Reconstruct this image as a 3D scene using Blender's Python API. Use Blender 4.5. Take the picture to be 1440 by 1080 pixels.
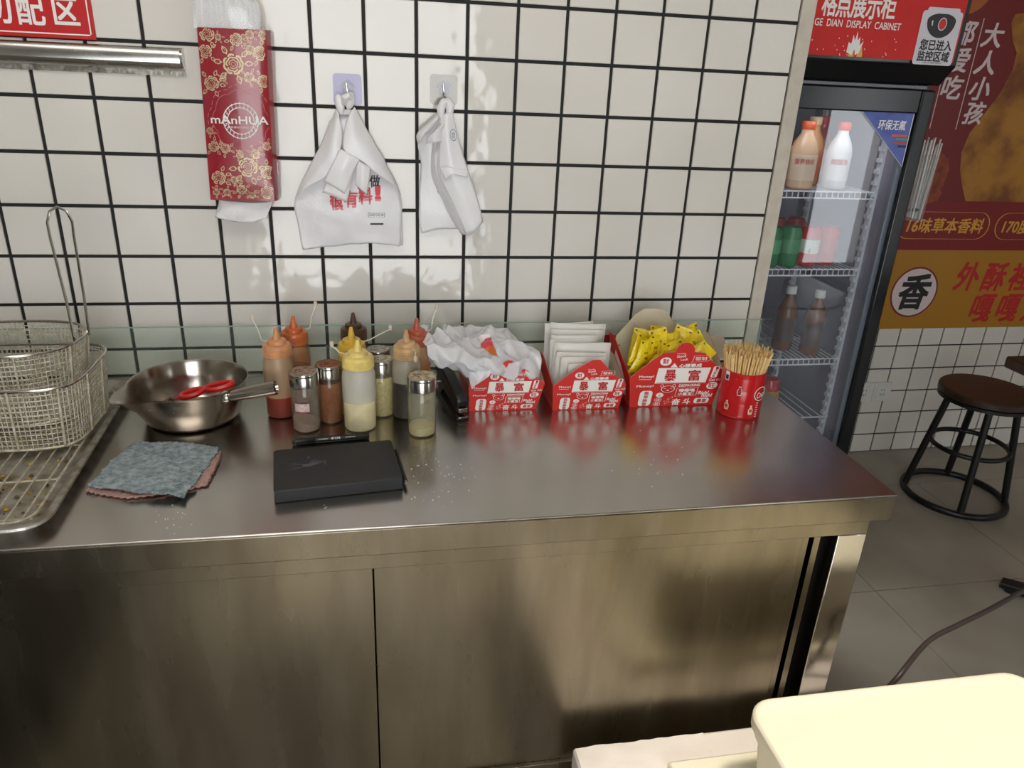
import bpy, math, random
from mathutils import Vector, Matrix, noise
from mathutils.bvhtree import BVHTree

for o in list(bpy.data.objects): bpy.data.objects.remove(o)
SC = bpy.context.scene
COL = SC.collection

# ------------------------------------------------------------------ camera
F, CX, CY, CZ, YAW, PITCH, ROLL = 1038.2, 0.70787, -1.59769, 1.42651, 0.194238, 0.391686, 0.0465588
FW = Vector((math.sin(YAW)*math.cos(PITCH), math.cos(YAW)*math.cos(PITCH), -math.sin(PITCH)))
R0 = Vector((math.cos(YAW), -math.sin(YAW), 0)); U0 = R0.cross(FW)
RT = R0*math.cos(ROLL) + U0*math.sin(ROLL); UP = -R0*math.sin(ROLL) + U0*math.cos(ROLL)
CAM = Vector((CX, CY, CZ))
cam = bpy.data.cameras.new('camera'); cam.sensor_width = 36; cam.lens = F/1440*36; cam.clip_start = .02
co = bpy.data.objects.new('camera', cam); COL.objects.link(co)
m = Matrix.Identity(4)
for i in range(3):
    m[i][0] = RT[i]; m[i][1] = UP[i]; m[i][2] = -FW[i]; m[i][3] = CAM[i]
co.matrix_world = m; SC.camera = co

# ------------------------------------------------------------------ view and light
SC.view_settings.view_transform = 'Standard'; SC.view_settings.look = 'None'
SC.view_settings.gamma = 1; SC.view_settings.exposure = -0.47
w = bpy.data.worlds.new('sky'); SC.world = w; w.use_nodes = True
w.node_tree.nodes['Background'].inputs[0].default_value = (.93, .97, 1, 1)
w.node_tree.nodes['Background'].inputs[1].default_value = 8.0

def area(name, loc, size, sizey, power, color, rot=(0, 0, 0)):
    l = bpy.data.lights.new(name, 'AREA'); l.shape = 'RECTANGLE'; l.size = size; l.size_y = sizey
    l.energy = power; l.color = color
    o = bpy.data.objects.new(name, l); COL.objects.link(o); o.location = loc; o.rotation_euler = rot
    return o
area('ceiling_panel_light', (0.35, -1.25, 2.66), 1.2, .6, 16, (1, .96, .9))
area('dining_panel_light', (3.4, -1.6, 2.66), .6, .6, 1.5, (1, .97, .93))
sn = bpy.data.lights.new('sun', 'SUN'); sn.energy = 2.4; sn.color = (1, .88, .68); sn.angle = math.radians(1)
sno = bpy.data.objects.new('sun', sn); COL.objects.link(sno)
sno.rotation_euler = Vector((-.10, -1, .98)).to_track_quat('Z', 'Y').to_euler()
sp = bpy.data.lights.new('foreground_fill_spot', 'SPOT'); sp.energy = 165; sp.color = (1, .93, .8); sp.spot_size = math.radians(44)  # unseen spot added to brighten the foreground container and crate
sp.spot_blend = .45; sp.shadow_soft_size = .09
spo = bpy.data.objects.new('foreground_fill_spot', sp); COL.objects.link(spo); spo.location = (1.45, -1.12, 2.35)
spo.rotation_euler = (math.radians(-2), 0, 0)

# ------------------------------------------------------------------ helpers
FLOOR_DZ = 1.46
def ray(u, v): return FW + RT*((u-720)/F) - UP*((v-540)/F)
def PZ(u, v, z): d = ray(u, v); return CAM + d*((z-CAM.z)/d.z)
def PY(u, v, y): d = ray(u, v); return CAM + d*((y-CAM.y)/d.y)

def lin(c):
    return tuple(((x/255)/12.92 if x/255 <= .04045 else ((x/255+.055)/1.055)**2.4) for x in c)

MATS = {}
def mat(name, c, rough=.5, metal=0., spec=.5, vary=None, c2=None, bump=None, stretch=(1, 1, 1), rvary=None, alpha=None,
        trans=0., sss=0., coat=0., detail=4, ramp=(.35, .65), objspace=True):
    """principled material; vary=noise scale between c and c2; bump=(scale, strength); rvary=(scale, amount)"""
    if name in MATS: return MATS[name]
    mt = bpy.data.materials.new(name); mt.use_nodes = True; nt = mt.node_tree; N = nt.nodes; L = nt.links
    b = N['Principled BSDF']
    b.inputs['Base Color'].default_value = (*lin(c), 1)
    b.inputs['Roughness'].default_value = rough; b.inputs['Metallic'].default_value = metal
    b.inputs['Specular IOR Level'].default_value = spec
    b.inputs['Transmission Weight'].default_value = trans
    b.inputs['Coat Weight'].default_value = coat
    if sss: b.inputs['Subsurface Weight'].default_value = sss; b.inputs['Subsurface Radius'].default_value = (.01, .008, .005)
    tc = N.new('ShaderNodeTexCoord'); mp = N.new('ShaderNodeMapping'); mp.inputs['Scale'].default_value = stretch
    g = N.new('ShaderNodeNewGeometry')
    L.new(g.outputs['Position'] if objspace else tc.outputs['Object'], mp.inputs['Vector'])
    def nz(scale, det=detail):
        n = N.new('ShaderNodeTexNoise'); n.inputs['Scale'].default_value = scale; n.inputs['Detail'].default_value = det
        L.new(mp.outputs[0], n.inputs['Vector']); return n
    if vary:
        n = nz(vary); r = N.new('ShaderNodeValToRGB')
        r.color_ramp.elements[0].position = ramp[0]; r.color_ramp.elements[1].position = ramp[1]
        r.color_ramp.elements[0].color = (*lin(c), 1); r.color_ramp.elements[1].color = (*lin(c2), 1)
        L.new(n.outputs['Fac'], r.inputs['Fac']); L.new(r.outputs['Color'], b.inputs['Base Color'])
    if rvary:
        n = nz(rvary[0]); mr = N.new('ShaderNodeMapRange'); mr.inputs['From Min'].default_value = .3; mr.inputs['From Max'].default_value = .7
        mr.inputs['To Min'].default_value = rough-rvary[1]; mr.inputs['To Max'].default_value = rough+rvary[1]
        L.new(n.outputs['Fac'], mr.inputs['Value']); L.new(mr.outputs[0], b.inputs['Roughness'])
    if bump:
        n = nz(bump[0]); bp = N.new('ShaderNodeBump'); bp.inputs['Strength'].default_value = bump[1]; bp.inputs['Distance'].default_value = .01
        L.new(n.outputs['Fac'], bp.inputs['Height']); L.new(bp.outputs[0], b.inputs['Normal'])
    if alpha is not None: b.inputs['Alpha'].default_value = alpha
    MATS[name] = mt; return mt

def glass(name, tint=(255, 255, 255), haze=0., hazec=(220, 220, 220), rough=.02, refl=1.):
    """thin clear sheet: see-through + fresnel gloss + a little dusty film"""
    if name in MATS: return MATS[name]
    mt = bpy.data.materials.new(name); mt.use_nodes = True; nt = mt.node_tree; N = nt.nodes; L = nt.links; N.clear()
    out = N.new('ShaderNodeOutputMaterial'); tr = N.new('ShaderNodeBsdfTransparent'); tr.inputs[0].default_value = (*lin(tint), 1)
    gl = N.new('ShaderNodeBsdfGlossy'); gl.inputs['Roughness'].default_value = rough
    lw = N.new('ShaderNodeLayerWeight'); lw.inputs['Blend'].default_value = .5      # schlick, the same from both faces
    pw = N.new('ShaderNodeMath'); pw.operation = 'POWER'; pw.inputs[1].default_value = 5; L.new(lw.outputs['Facing'], pw.inputs[0])
    mu = N.new('ShaderNodeMath'); mu.operation = 'MULTIPLY_ADD'; mu.inputs[1].default_value = .9*refl; mu.inputs[2].default_value = .04*refl; mu.use_clamp = True
    L.new(pw.outputs[0], mu.inputs[0])
    df = N.new('ShaderNodeBsdfDiffuse'); df.inputs[0].default_value = (*lin(hazec), 1)
    m1 = N.new('ShaderNodeMixShader'); m1.inputs[0].default_value = haze
    L.new(tr.outputs[0], m1.inputs[1]); L.new(df.outputs[0], m1.inputs[2])
    m2 = N.new('ShaderNodeMixShader'); L.new(mu.outputs[0], m2.inputs[0]); L.new(m1.outputs[0], m2.inputs[1]); L.new(gl.outputs[0], m2.inputs[2])
    L.new(m2.outputs[0], out.inputs[0]); MATS[name] = mt; return mt

class MB:
    def __init__(s, M=None): s.v = []; s.f = []; s.mi = []; s.sm = []; s.M = M
    def add(s, vs, fs, mi=0, smooth=False):
        o = len(s.v)
        for p in vs:
            p = Vector(p); s.v.append(s.M @ p if s.M else p)
        for f in fs: s.f.append([i+o for i in f]); s.mi.append(mi); s.sm.append(smooth)
        return s
    def box(s, x0, x1, y0, y1, z0, z1, mi=0):
        vs = [(x, y, z) for x in (x0, x1) for y in (y0, y1) for z in (z0, z1)]
        return s.add(vs, [(0, 1, 3, 2), (4, 6, 7, 5), (0, 4, 5, 1), (2, 3, 7, 6), (0, 2, 6, 4), (1, 5, 7, 3)], mi)
    def lathe(s, prof, c=(0, 0, 0), n=28, mi=0, smooth=True, cap0=True, cap1=True, sx=1, sy=1):
        vs = []; fs = []
        for r, z in prof:
            for k in range(n):
                a = 2*math.pi*k/n; vs.append((c[0]+r*sx*math.cos(a), c[1]+r*sy*math.sin(a), c[2]+z))
        for i in range(len(prof)-1):
            for k in range(n):
                fs.append((i*n+k, i*n+(k+1) % n, (i+1)*n+(k+1) % n, (i+1)*n+k))
        s.add(vs, fs, mi, smooth)
        o = len(s.v)-len(vs)
        if cap0: s.f.append([o+k for k in range(n)][::-1]); s.mi.append(mi); s.sm.append(False)
        if cap1: s.f.append([o+(len(prof)-1)*n+k for k in range(n)]); s.mi.append(mi); s.sm.append(False)
        return s
    def tube(s, pts, r, n=6, closed=False, mi=0, smooth=True, cap=True):
        pts = [Vector(p) for p in pts]; N_ = len(pts); rs = r if isinstance(r, (list, tuple)) else [r]*N_
        vs = []; fs = []; ref = None
        for i, p in enumerate(pts):
            a = pts[i-1] if (i > 0 or closed) else p; b = pts[(i+1) % N_] if (i < N_-1 or closed) else p
            t = (b-a).normalized()
            if ref is None:
                ref = Vector((0, 0, 1)) if abs(t.z) < .9 else Vector((1, 0, 0))
            x = (ref - t*ref.dot(t))
            x = x.normalized() if x.length > 1e-6 else t.orthogonal().normalized()
            ref = x; y = t.cross(x)
            for k in range(n):
                q = 2*math.pi*(k+.5)/n; vs.append(p + (x*math.cos(q)+y*math.sin(q))*rs[i])
        for i in range(N_ if closed else N_-1):
            j = (i+1) % N_
            for k in range(n): fs.append((i*n+k, i*n+(k+1) % n, j*n+(k+1) % n, j*n+k))
        if not closed and cap: fs += [tuple(range(n))[::-1], tuple((N_-1)*n+k for k in range(n))]
        return s.add(vs, fs, mi, smooth)
    def extrude(s, poly, vec, mi=0, mi_side=None):
        poly = [Vector(p) for p in poly]; n = len(poly); vec = Vector(vec)
        s.add(poly+[p+vec for p in poly], [tuple(range(n))[::-1], tuple(range(n, 2*n))], mi)
        o = len(s.v)-2*n
        for k in range(n):
            s.f.append([o+k, o+(k+1) % n, o+n+(k+1) % n, o+n+k]); s.mi.append(mi if mi_side is None else mi_side); s.sm.append(False)
        return s
    def patch(s, ctrl, nu=10, nv=10, amp=0., scale=20., seed=0., mi=0, smooth=True, ridge=False):
        """smooth sheet through rows of control points"""
        def cr(p, t):
            n = len(p)-1; i = min(int(t*n), n-1); f = t*n-i
            a = p[max(i-1, 0)]; b = p[i]; c = p[i+1]; d = p[min(i+2, n)]
            return .5*((2*b)+(c-a)*f+(2*a-5*b+4*c-d)*f*f+(3*b-a-3*c+d)*f**3)
        rows = [[Vector(p) for p in r] for r in ctrl]; vs = []
        for i in range(nu+1):
            t = i/nu
            for j in range(nv+1):
                p = cr([cr(r, j/nv) for r in rows], t)
                if amp:
                    q = p*scale + Vector((seed, seed*1.7, seed*.3))
                    nvv = Vector((noise.noise(q), noise.noise(q+Vector((9, 0, 0))), noise.noise(q+Vector((0, 9, 0)))))
                    if ridge:
                        q2 = q*2.1; nvv = Vector((nvv.x*.5, .7-2.2*abs(nvv.y), .7-2.2*abs(nvv.z)))*.75 + Vector((0, abs(noise.noise(q2)), -abs(noise.noise(q2+Vector((5, 5, 0))))))*.7
                    p = p + nvv*amp
                vs.append(p)
        fs = [(i*(nv+1)+j, i*(nv+1)+j+1, (i+1)*(nv+1)+j+1, (i+1)*(nv+1)+j) for i in range(nu) for j in range(nv)]
        return s.add(vs, fs, mi, smooth)
    def mesh(s, name, mats, origin=Vector((0, 0, 0))):
        me = bpy.data.meshes.new(name)
        me.from_pydata([tuple(Vector(v)-origin) for v in s.v], [], s.f)
        for mt in (mats if isinstance(mats, (list, tuple)) else [mats]): me.materials.append(mt)
        me.polygons.foreach_set('material_index', s.mi); me.polygons.foreach_set('use_smooth', s.sm)
        me.update(); me.set_sharp_from_angle(angle=math.radians(42)); return me
    def build(s, name, mats, parent=None, bevel=0., solid=0., label=None, sub=0, origin=None):
        base = Vector((0, 0, 0))
        if parent is not None: base = WORLD[parent.name].copy()
        if origin is not None: base = Vector(origin)
        o = bpy.data.objects.new(name, s.mesh(name, mats, base)); COL.objects.link(o)
        if parent is not None:
            o.parent = parent
            o.location = base - WORLD[parent.name]
        else: o.location = base
        WORLD[o.name] = base.copy()
        if solid:
            md = o.modifiers.new('thickness', 'SOLIDIFY'); md.thickness = solid; md.offset = 0
        if bevel:
            md = o.modifiers.new('bevel', 'BEVEL'); md.width = bevel; md.segments = 2; md.limit_method = 'ANGLE'; md.angle_limit = .6
        if sub:
            md = o.modifiers.new('sub', 'SUBSURF'); md.levels = sub; md.render_levels = sub
        if label: o['label'] = label
        return o

WORLD = {}
def tag(o, label, cat, group=None):
    o['label'] = label; o['category'] = cat
    if group: o['group'] = group
    return o
def thing(name, label, cat, loc=(0, 0, 0), group=None):
    o = bpy.data.objects.new(name, None); COL.objects.link(o); o.location = loc; o.empty_display_size = .05
    WORLD[o.name] = Vector(loc); return tag(o, label, cat, group)
def struct(o, label=None):
    o['kind'] = 'structure'
    if label: o['label'] = label
    return o

def text_mb(items, depth=.0004):
    """items: (string, cx, cz, w, h, bold, shear, rot) on an x-z plane facing -y at y=0 -> MB of flat lettering"""
    mb = MB()
    dg = None
    for it in items:
        s, cx, cz, wd, ht = it[:5]; bold = it[5] if len(it) > 5 else 0; sh = it[6] if len(it) > 6 else 0; rot = it[7] if len(it) > 7 else 0
        cu = bpy.data.curves.new('lettering', 'FONT'); cu.body = s; cu.shear = sh; cu.resolution_u = 3
        o = bpy.data.objects.new('lettering', cu); COL.objects.link(o)
        bpy.context.view_layer.update()
        me = bpy.data.meshes.new_from_object(o.evaluated_get(bpy.context.evaluated_depsgraph_get()))
        bpy.data.objects.remove(o)
        if not me.vertices: continue
        xs = [v.co.x for v in me.vertices]; ys = [v.co.y for v in me.vertices]
        x0, x1, y0, y1 = min(xs), max(xs), min(ys), max(ys)
        kx = wd/(x1-x0) if wd else ht/(y1-y0); ky = ht/(y1-y0) if ht else kx
        c_, s_ = math.cos(rot), math.sin(rot)
        offs = [(0, 0)] if bold < .005 else [(dx*bold, dy*bold) for dx, dy in ((-1, -1), (1, -1), (1, 1), (-1, 1))]
        if bold >= .03: offs += [(0, 0), (bold, 0), (-bold, 0), (0, bold), (0, -bold)]
        fs = [tuple(p.vertices) for p in me.polygons]
        for k, (ox, oy) in enumerate(offs):
            vs = []
            for v in me.vertices:
                a = (v.co.x+ox-(x0+x1)/2)*kx; b = (v.co.y+oy-(y0+y1)/2)*ky
                vs.append((cx+a*c_-b*s_, -.00006*k, cz+a*s_+b*c_))
            mb.add(vs, fs)
        bpy.data.meshes.remove(me)
    return mb
def press(mb, sheet, lift=.0009):
    """lay flat print onto a sheet's front, keeping the tiny steps of bold copies"""
    tr = BVHTree.FromPolygons(sheet.v, sheet.f)
    for i, v in enumerate(mb.v):
        h = tr.ray_cast(Vector((v.x, -.6, v.z)), Vector((0, 1, 0)))[0]
        if h: mb.v[i] = Vector((v.x, h.y-lift+(v.y if abs(v.y) < .001 else 0), v.z))
    return mb
def print_on(sheet, poly, lift=.001, step=1.0):
    """a flat-coloured print with the outline poly (as seen from the front) lying on a creased sheet"""
    tr = BVHTree.FromPolygons(sheet.v, sheet.f); mb = MB(); idx = {}
    def inside(u, v):
        c = False; n = len(poly)
        for i in range(n):
            (a, b), (p, q) = poly[i], poly[i-1]
            if (b > v) != (q > v) and u < (p-a)*(v-b)/(q-b)+a: c = not c
        return c
    def vert(i, j):
        if (i, j) not in idx:
            d = ray(u0+i*step, v0+j*step).normalized(); h = tr.ray_cast(CAM, d)[0]
            if h is None: return None
            idx[(i, j)] = len(mb.v); mb.v.append(h-d*lift)
        return idx[(i, j)]
    u0 = min(p[0] for p in poly); v0 = min(p[1] for p in poly); nu = int((max(p[0] for p in poly)-u0)/step)+1; nv = int((max(p[1] for p in poly)-v0)/step)+1
    for i in range(nu):
        for j in range(nv):
            if inside(u0+(i+.5)*step, v0+(j+.5)*step):
                f = [vert(i, j), vert(i+1, j), vert(i+1, j+1), vert(i, j+1)]
                if None not in f: mb.f.append(f); mb.mi.append(0); mb.sm.append(True)
    return mb
def move(mb, M):
    mb.v = [M @ Vector(v) for v in mb.v]; return mb
def disc(mb, cx, cz, rx, rz, y=0, n=24, rot=0, hole=0, mi=0):
    P = []
    for k in range(n):
        a = 2*math.pi*k/n; x = rx*math.cos(a); z = rz*math.sin(a)
        P.append((cx+x*math.cos(rot)-z*math.sin(rot), y, cz+x*math.sin(rot)+z*math.cos(rot)))
    if hole:
        Q = [(cx+(p[0]-cx)*hole, y, cz+(p[2]-cz)*hole) for p in P]
        mb.add(P+Q, [(k, (k+1) % n, n+(k+1) % n, n+k) for k in range(n)], mi)
    else: mb.add(P, [tuple(range(n))], mi)
def rrect(cx, cz, w_, h_, r, n=5, sh=0.):
    P = []
    for (sx, sz, a0) in ((1, 1, 0), (-1, 1, 90), (-1, -1, 180), (1, -1, 270)):
        for k in range(n+1):
            a = math.radians(a0+90*k/n); x = sx*(w_/2-r)+r*math.cos(a); z = sz*(h_/2-r)+r*math.sin(a)
            P.append((cx+x+sh*z, cz+z))
    return P
def flat(mb, poly, y=0, mi=0): mb.add([(p[0], y, p[1]) for p in poly], [tuple(range(len(poly)))], mi)
def outline(mb, poly, t, y=0, mi=0):
    n = len(poly); cx = sum(p[0] for p in poly)/n; cz = sum(p[1] for p in poly)/n
    Q = []
    for p in poly:
        d = Vector((p[0]-cx, p[1]-cz)); L_ = d.length; d = d*(1-t/L_ if L_ > t else 0); Q.append((cx+d.x, cz+d.y))
    mb.add([(p[0], y, p[1]) for p in poly]+[(p[0], y, p[1]) for p in Q], [(k, (k+1) % n, n+(k+1) % n, n+k) for k in range(n)], mi)

# ------------------------------------------------------------------ materials
TILE = mat('white_glazed_tile', (222, 217, 210), .07, vary=3, c2=(212, 207, 199), bump=(20, .17), detail=1.5)
GROUT = mat('black_grout', (14, 13, 14), .7)
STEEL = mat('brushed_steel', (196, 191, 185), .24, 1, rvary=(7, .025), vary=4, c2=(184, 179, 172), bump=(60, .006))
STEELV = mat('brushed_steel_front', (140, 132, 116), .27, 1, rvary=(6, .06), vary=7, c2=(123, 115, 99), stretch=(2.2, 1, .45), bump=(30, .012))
CHROME = mat('polished_steel', (190, 186, 180), .16, 1, rvary=(20, .06))
DULLST = mat('greasy_aluminium', (170, 166, 158), .38, 1, vary=60, c2=(120, 112, 100), rvary=(40, .12), bump=(200, .1))
WIRE = mat('greasy_wire', (212, 206, 192), .45, .25, vary=90, c2=(178, 168, 142))
BLACK = mat('black_plastic', (18, 18, 19), .35)
BLACKM = mat('black_matte', (20, 20, 21), .55)
WHITE = mat('white_print', (232, 230, 226), .5)
RED = mat('red_print', (196, 30, 28), .4)
CARD = mat('red_carton', (205, 38, 32), .42, vary=6, c2=(196, 32, 28))
KRAFT = mat('carton_inside', (206, 194, 168), .7, vary=25, c2=(196, 184, 158))
BEIGE = mat('beige_trim', (196, 188, 174), .6, vary=30, c2=(184, 176, 162))
PLASTICW = mat('white_film', (226, 225, 226), .32, sss=.15, bump=(35, .12))
TAB = mat('pale_plaster', (206, 202, 194), .8)
FLOORM = mat('floor_tile_grey', (168, 160, 146), .38, vary=2.3, c2=(140, 132, 119), rvary=(5, .1), bump=(40, .02))
CREAM = mat('cream_plastic', (240, 232, 208), .38, sss=.1)

# ------------------------------------------------------------------ structure
def tile_grid(parent, x_edges, z_edges, y, gap, proud=.004):
    """each wall tile an object of its own, sharing mesh data by size"""
    cache = {}
    for i in range(len(x_edges)-1):
        for j in range(len(z_edges)-1):
            w_ = round(x_edges[i+1]-x_edges[i]-gap, 4); h_ = round(z_edges[j+1]-z_edges[j]-gap, 4)
            if w_ < .008 or h_ < .008: continue
            if (w_, h_) not in cache:
                b = .0012; mb = MB()
                f = [(-w_/2+b, -proud, -h_/2+b), (w_/2-b, -proud, -h_/2+b), (w_/2-b, -proud, h_/2-b), (-w_/2+b, -proud, h_/2-b)]
                g = [(-w_/2, -proud+b, -h_/2), (w_/2, -proud+b, -h_/2), (w_/2, -proud+b, h_/2), (-w_/2, -proud+b, h_/2)]
                k = [(p[0], 0.0005, p[2]) for p in g]
                mb.add(f+g+k, [(0, 1, 2, 3)]+[(4+q, 4+(q+1) % 4, (q+1) % 4, q) for q in range(4)]+[(8+q, 8+(q+1) % 4, 4+(q+1) % 4, 4+q) for q in range(4)])
                cache[(w_, h_)] = mb.mesh('wall_tile', TILE)
            o = bpy.data.objects.new('wall_tile', cache[(w_, h_)]); COL.objects.link(o); o.parent = parent
            o.location = ((x_edges[i]+x_edges[i+1])/2, y, (z_edges[j]+z_edges[j+1])/2)

wb = struct(MB().box(-1.6, 1.6, 0, .12, 0, 2.7).build('wall_back', GROUT), 'white square tiles with black grout behind the counter')
xs = [round(-.5+.1*i, 3) for i in range(22)]
zs = [.80] + [round(.86+.1*i, 3) for i in range(13)]
tile_grid(wb, xs, zs, 0, .0068)
# the tiled face goes on beyond the pieces in view
MB().box(-1.6, -.5035, -.0038, 0, .8, 2.7).build('wall_panel', TILE, wb)
MB().box(-.5, 1.6, -.0038, 0, 2.0634, 2.7).build('wall_panel', TILE, wb)
struct(MB().box(1.6, 1.632, -.006, .14, 0, 2.7).build('trim_1', BEIGE), 'narrow beige strip edging the tiled wall')
wf = struct(MB().box(1.4, 5.6, .93, 1.05, 0, 2.7).build('wall_far', mat('dark_grout', (15, 13, 13), .7)), 'tiled wall behind the stool')
xr = PY(1080+435/2.4, 400+207/2.4, .926).x
tile_grid(wf, [round(xr-.4+.1*i, 4) for i in range(17)], [0, .084, .184, .284, .384, .484, .584], .93, .0056)
MB().box(1.4, 5.6, .926, .93, .584, 2.7).build('wall_panel', TAB, wf)
fl = struct(MB().box(-1.7, 5.7, -3.7, 1.0, -.08, -.003).build('floor', mat('floor_joint', (52, 47, 42), .8)), 'large grey floor tiles with thin dark joints')
fcache = MB().box(-.2987, .2987, -.2987, .2987, -.004, 0).mesh('floor_tile', FLOORM)
for i in range(-6, 6):
    for j in range(-6, 2):
        x = 2.215+.6*i+.3; y = .045+.6*j+.3
        if x > 5.4 or x < -1.4 or y < -3.6 or y > .7: continue
        o = bpy.data.objects.new('floor_tile', fcache); COL.objects.link(o); o.parent = fl; o.location = (x, y, 0)
mb = MB()
mb.box(-1.385, 5.615, .6465, .93, -.004, 0); mb.build('floor_strip', FLOORM, fl)
struct(MB().box(-1.7, 5.7, -3.7, 1.0, 2.7, 2.8).build('ceiling', TAB), 'plain white ceiling')
struct(MB().box(-1.7, -1.6, -3.7, 1.0, 0, 2.7).build('wall_left', TAB), 'plain side wall')
struct(MB().box(5.6, 5.7, -3.7, 1.0, 0, 2.7).build('wall_right', TAB), 'plain side wall')
wfr = MB()
for a in ((-1.6, -.02, 0, 2.3), (1.4, 4.45, 0, 2.3), (4.95, 5.6, 0, 2.3), (-1.6, 5.6, 2.3, 2.7)): wfr.box(a[0], a[1], -3.7, -3.6, a[2], a[3])
struct(wfr.build('wall_front', TAB), 'shop front wall with a wide opening')

struct(MB().box(-.5, -.03, -2.6, -.95, 0, 1.02).build('unseen_reflection_block', mat('dark_reflection_block', (30, 27, 25), .5)), 'unseen dark half-height block added to darken the cabinet reflection')  # out-of-view block, added so the cabinet's left side reflects something dark

# ------------------------------------------------------------------ steel counter
CT = .80
def counter():
    t = thing('steel_counter', 'long stainless steel work counter with sliding doors against the tiled wall', 'counter', (.6, -.32, 0))
    x0, x1, y0, y1 = -1.2, 1.574, -.645, -.002
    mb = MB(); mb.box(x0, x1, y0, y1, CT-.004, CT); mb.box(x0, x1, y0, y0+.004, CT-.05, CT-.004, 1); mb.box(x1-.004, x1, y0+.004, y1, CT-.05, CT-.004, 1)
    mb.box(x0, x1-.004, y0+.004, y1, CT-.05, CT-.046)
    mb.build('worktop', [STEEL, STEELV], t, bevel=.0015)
    yf = -.62
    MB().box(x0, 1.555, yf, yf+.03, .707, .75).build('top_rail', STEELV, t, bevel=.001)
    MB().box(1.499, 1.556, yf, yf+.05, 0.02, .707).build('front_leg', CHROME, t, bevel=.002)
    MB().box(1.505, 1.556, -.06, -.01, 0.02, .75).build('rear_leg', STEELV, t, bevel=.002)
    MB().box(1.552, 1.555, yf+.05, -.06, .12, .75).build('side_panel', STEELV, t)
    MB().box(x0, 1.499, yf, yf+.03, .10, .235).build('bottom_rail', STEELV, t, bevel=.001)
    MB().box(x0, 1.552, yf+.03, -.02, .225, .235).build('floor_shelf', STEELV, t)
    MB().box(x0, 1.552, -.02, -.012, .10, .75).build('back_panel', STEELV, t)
    for xx in (-1.15, .2): MB().box(xx, xx+.05, yf, yf+.05, 0, .1).build('foot', STEELV, t)
    MB().box(1.50, 1.555, yf+.001, yf+.049, 0, .02).build('foot', BLACK, t)
    # doors: right one in front, left one just behind it
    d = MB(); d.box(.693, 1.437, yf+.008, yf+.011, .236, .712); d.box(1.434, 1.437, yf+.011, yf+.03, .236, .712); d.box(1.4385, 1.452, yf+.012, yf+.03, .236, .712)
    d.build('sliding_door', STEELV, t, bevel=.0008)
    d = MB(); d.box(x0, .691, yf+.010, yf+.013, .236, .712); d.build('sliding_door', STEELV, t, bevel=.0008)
    MB().box(1.462, 1.474, yf+.012, yf+.04, .236, .712).build('door_edge', STEELV, t)
    MB().box(1.40, 1.499, yf+.055, yf+.06, .236, .712).build('gap_shade_sheet', mat('gap_shade', (24, 20, 16), .6), t)  # near-black sheet: shade in the gaps beside the door, put into colour
counter()

gp = MB().box(-.6, 1.622, -.031, -.025, CT, .916).build('glass_panel', glass('clear_glass', (252, 255, 253), .035, (205, 222, 214), .03), None, origin=(.5, -.028, CT))
tag(gp, 'low clear glass splash panel standing along the back of the counter', 'glass panel')
MB().box(-.6, 1.622, -.0312, -.0248, .916, .9172).build('polished_edge', mat('glass_edge', (150, 176, 164), .2), gp)
MB().box(1.622, 1.6232, -.0312, -.0248, CT, .9172).build('polished_edge', MATS['glass_edge'], gp)

# ------------------------------------------------------------------ wall things
def wall_sign():
    bl = PY(136, 55, -.006)
    x1 = .2215; z0 = 1.459; x0 = -.20; z1 = 1.62
    o = MB().box(x0, x1, -.009, -.004, z0, z1).build('wall_sign', mat('sign_red', (190, 26, 26), .35), None, origin=(0, -.006, z0), bevel=.0005)
    tag(o, 'red rectangular wall sign with white Chinese lettering above the steel rail', 'sign')
    mb = MB(); t = .0022; i = .006
    for a in ((x0+i, x1-i, z0+i, z0+i+t), (x0+i, x1-i, z1-i-t, z1-i), (x1-i-t, x1-i, z0+i, z1-i), (x0+i, x0+i+t, z0+i, z1-i)):
        mb.box(a[0], a[1], -.0094, -.009, a[2], a[3])
    mb.build('border', WHITE, o)
    h = .049; tx = []
    for k, ch in enumerate('切配区'): tx.append((ch, .0635+.0525*k+.0*k, 1.5035, .044, h, .018))
    tx[0] = ('切', .0675, 1.5035, .044, h, .018); tx[1] = ('配', .1205, 1.5035, .044, h, .018); tx[2] = ('区', .1785, 1.5035, .041, .043, .018)
    move(text_mb(tx), Matrix.Translation((0, -.0096, 0))).build('lettering', WHITE, o)
wall_sign()

def rail():
    t = thing('steel_rail', 'horizontal stainless steel rail strip fixed to the tiles under the red sign', 'rail', (0, 0, 1.435))
    x1 = .365
    pr = [(-.004, 1.414), (-.014, 1.4135), (-.02, 1.418), (-.026, 1.426), (-.026, 1.44), (-.021, 1.449), (-.014, 1.452), (-.004, 1.452)]
    MB().extrude([(-.5, y, z) for y, z in pr], (x1+.5, 0, 0)).build('channel', mat('rail_steel', (176, 174, 170), .26, 1, rvary=(8, .05)), t, bevel=.0006)
    MB().extrude([(x1, y*1.05, z) for y, z in pr], (.004, 0, 0)).build('end_cap', CHROME, t)
    MB().box(-.5, x1+.003, -.0075, -.004, 1.404, 1.414).build('wall_flange', DULLST, t)
rail()

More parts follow.
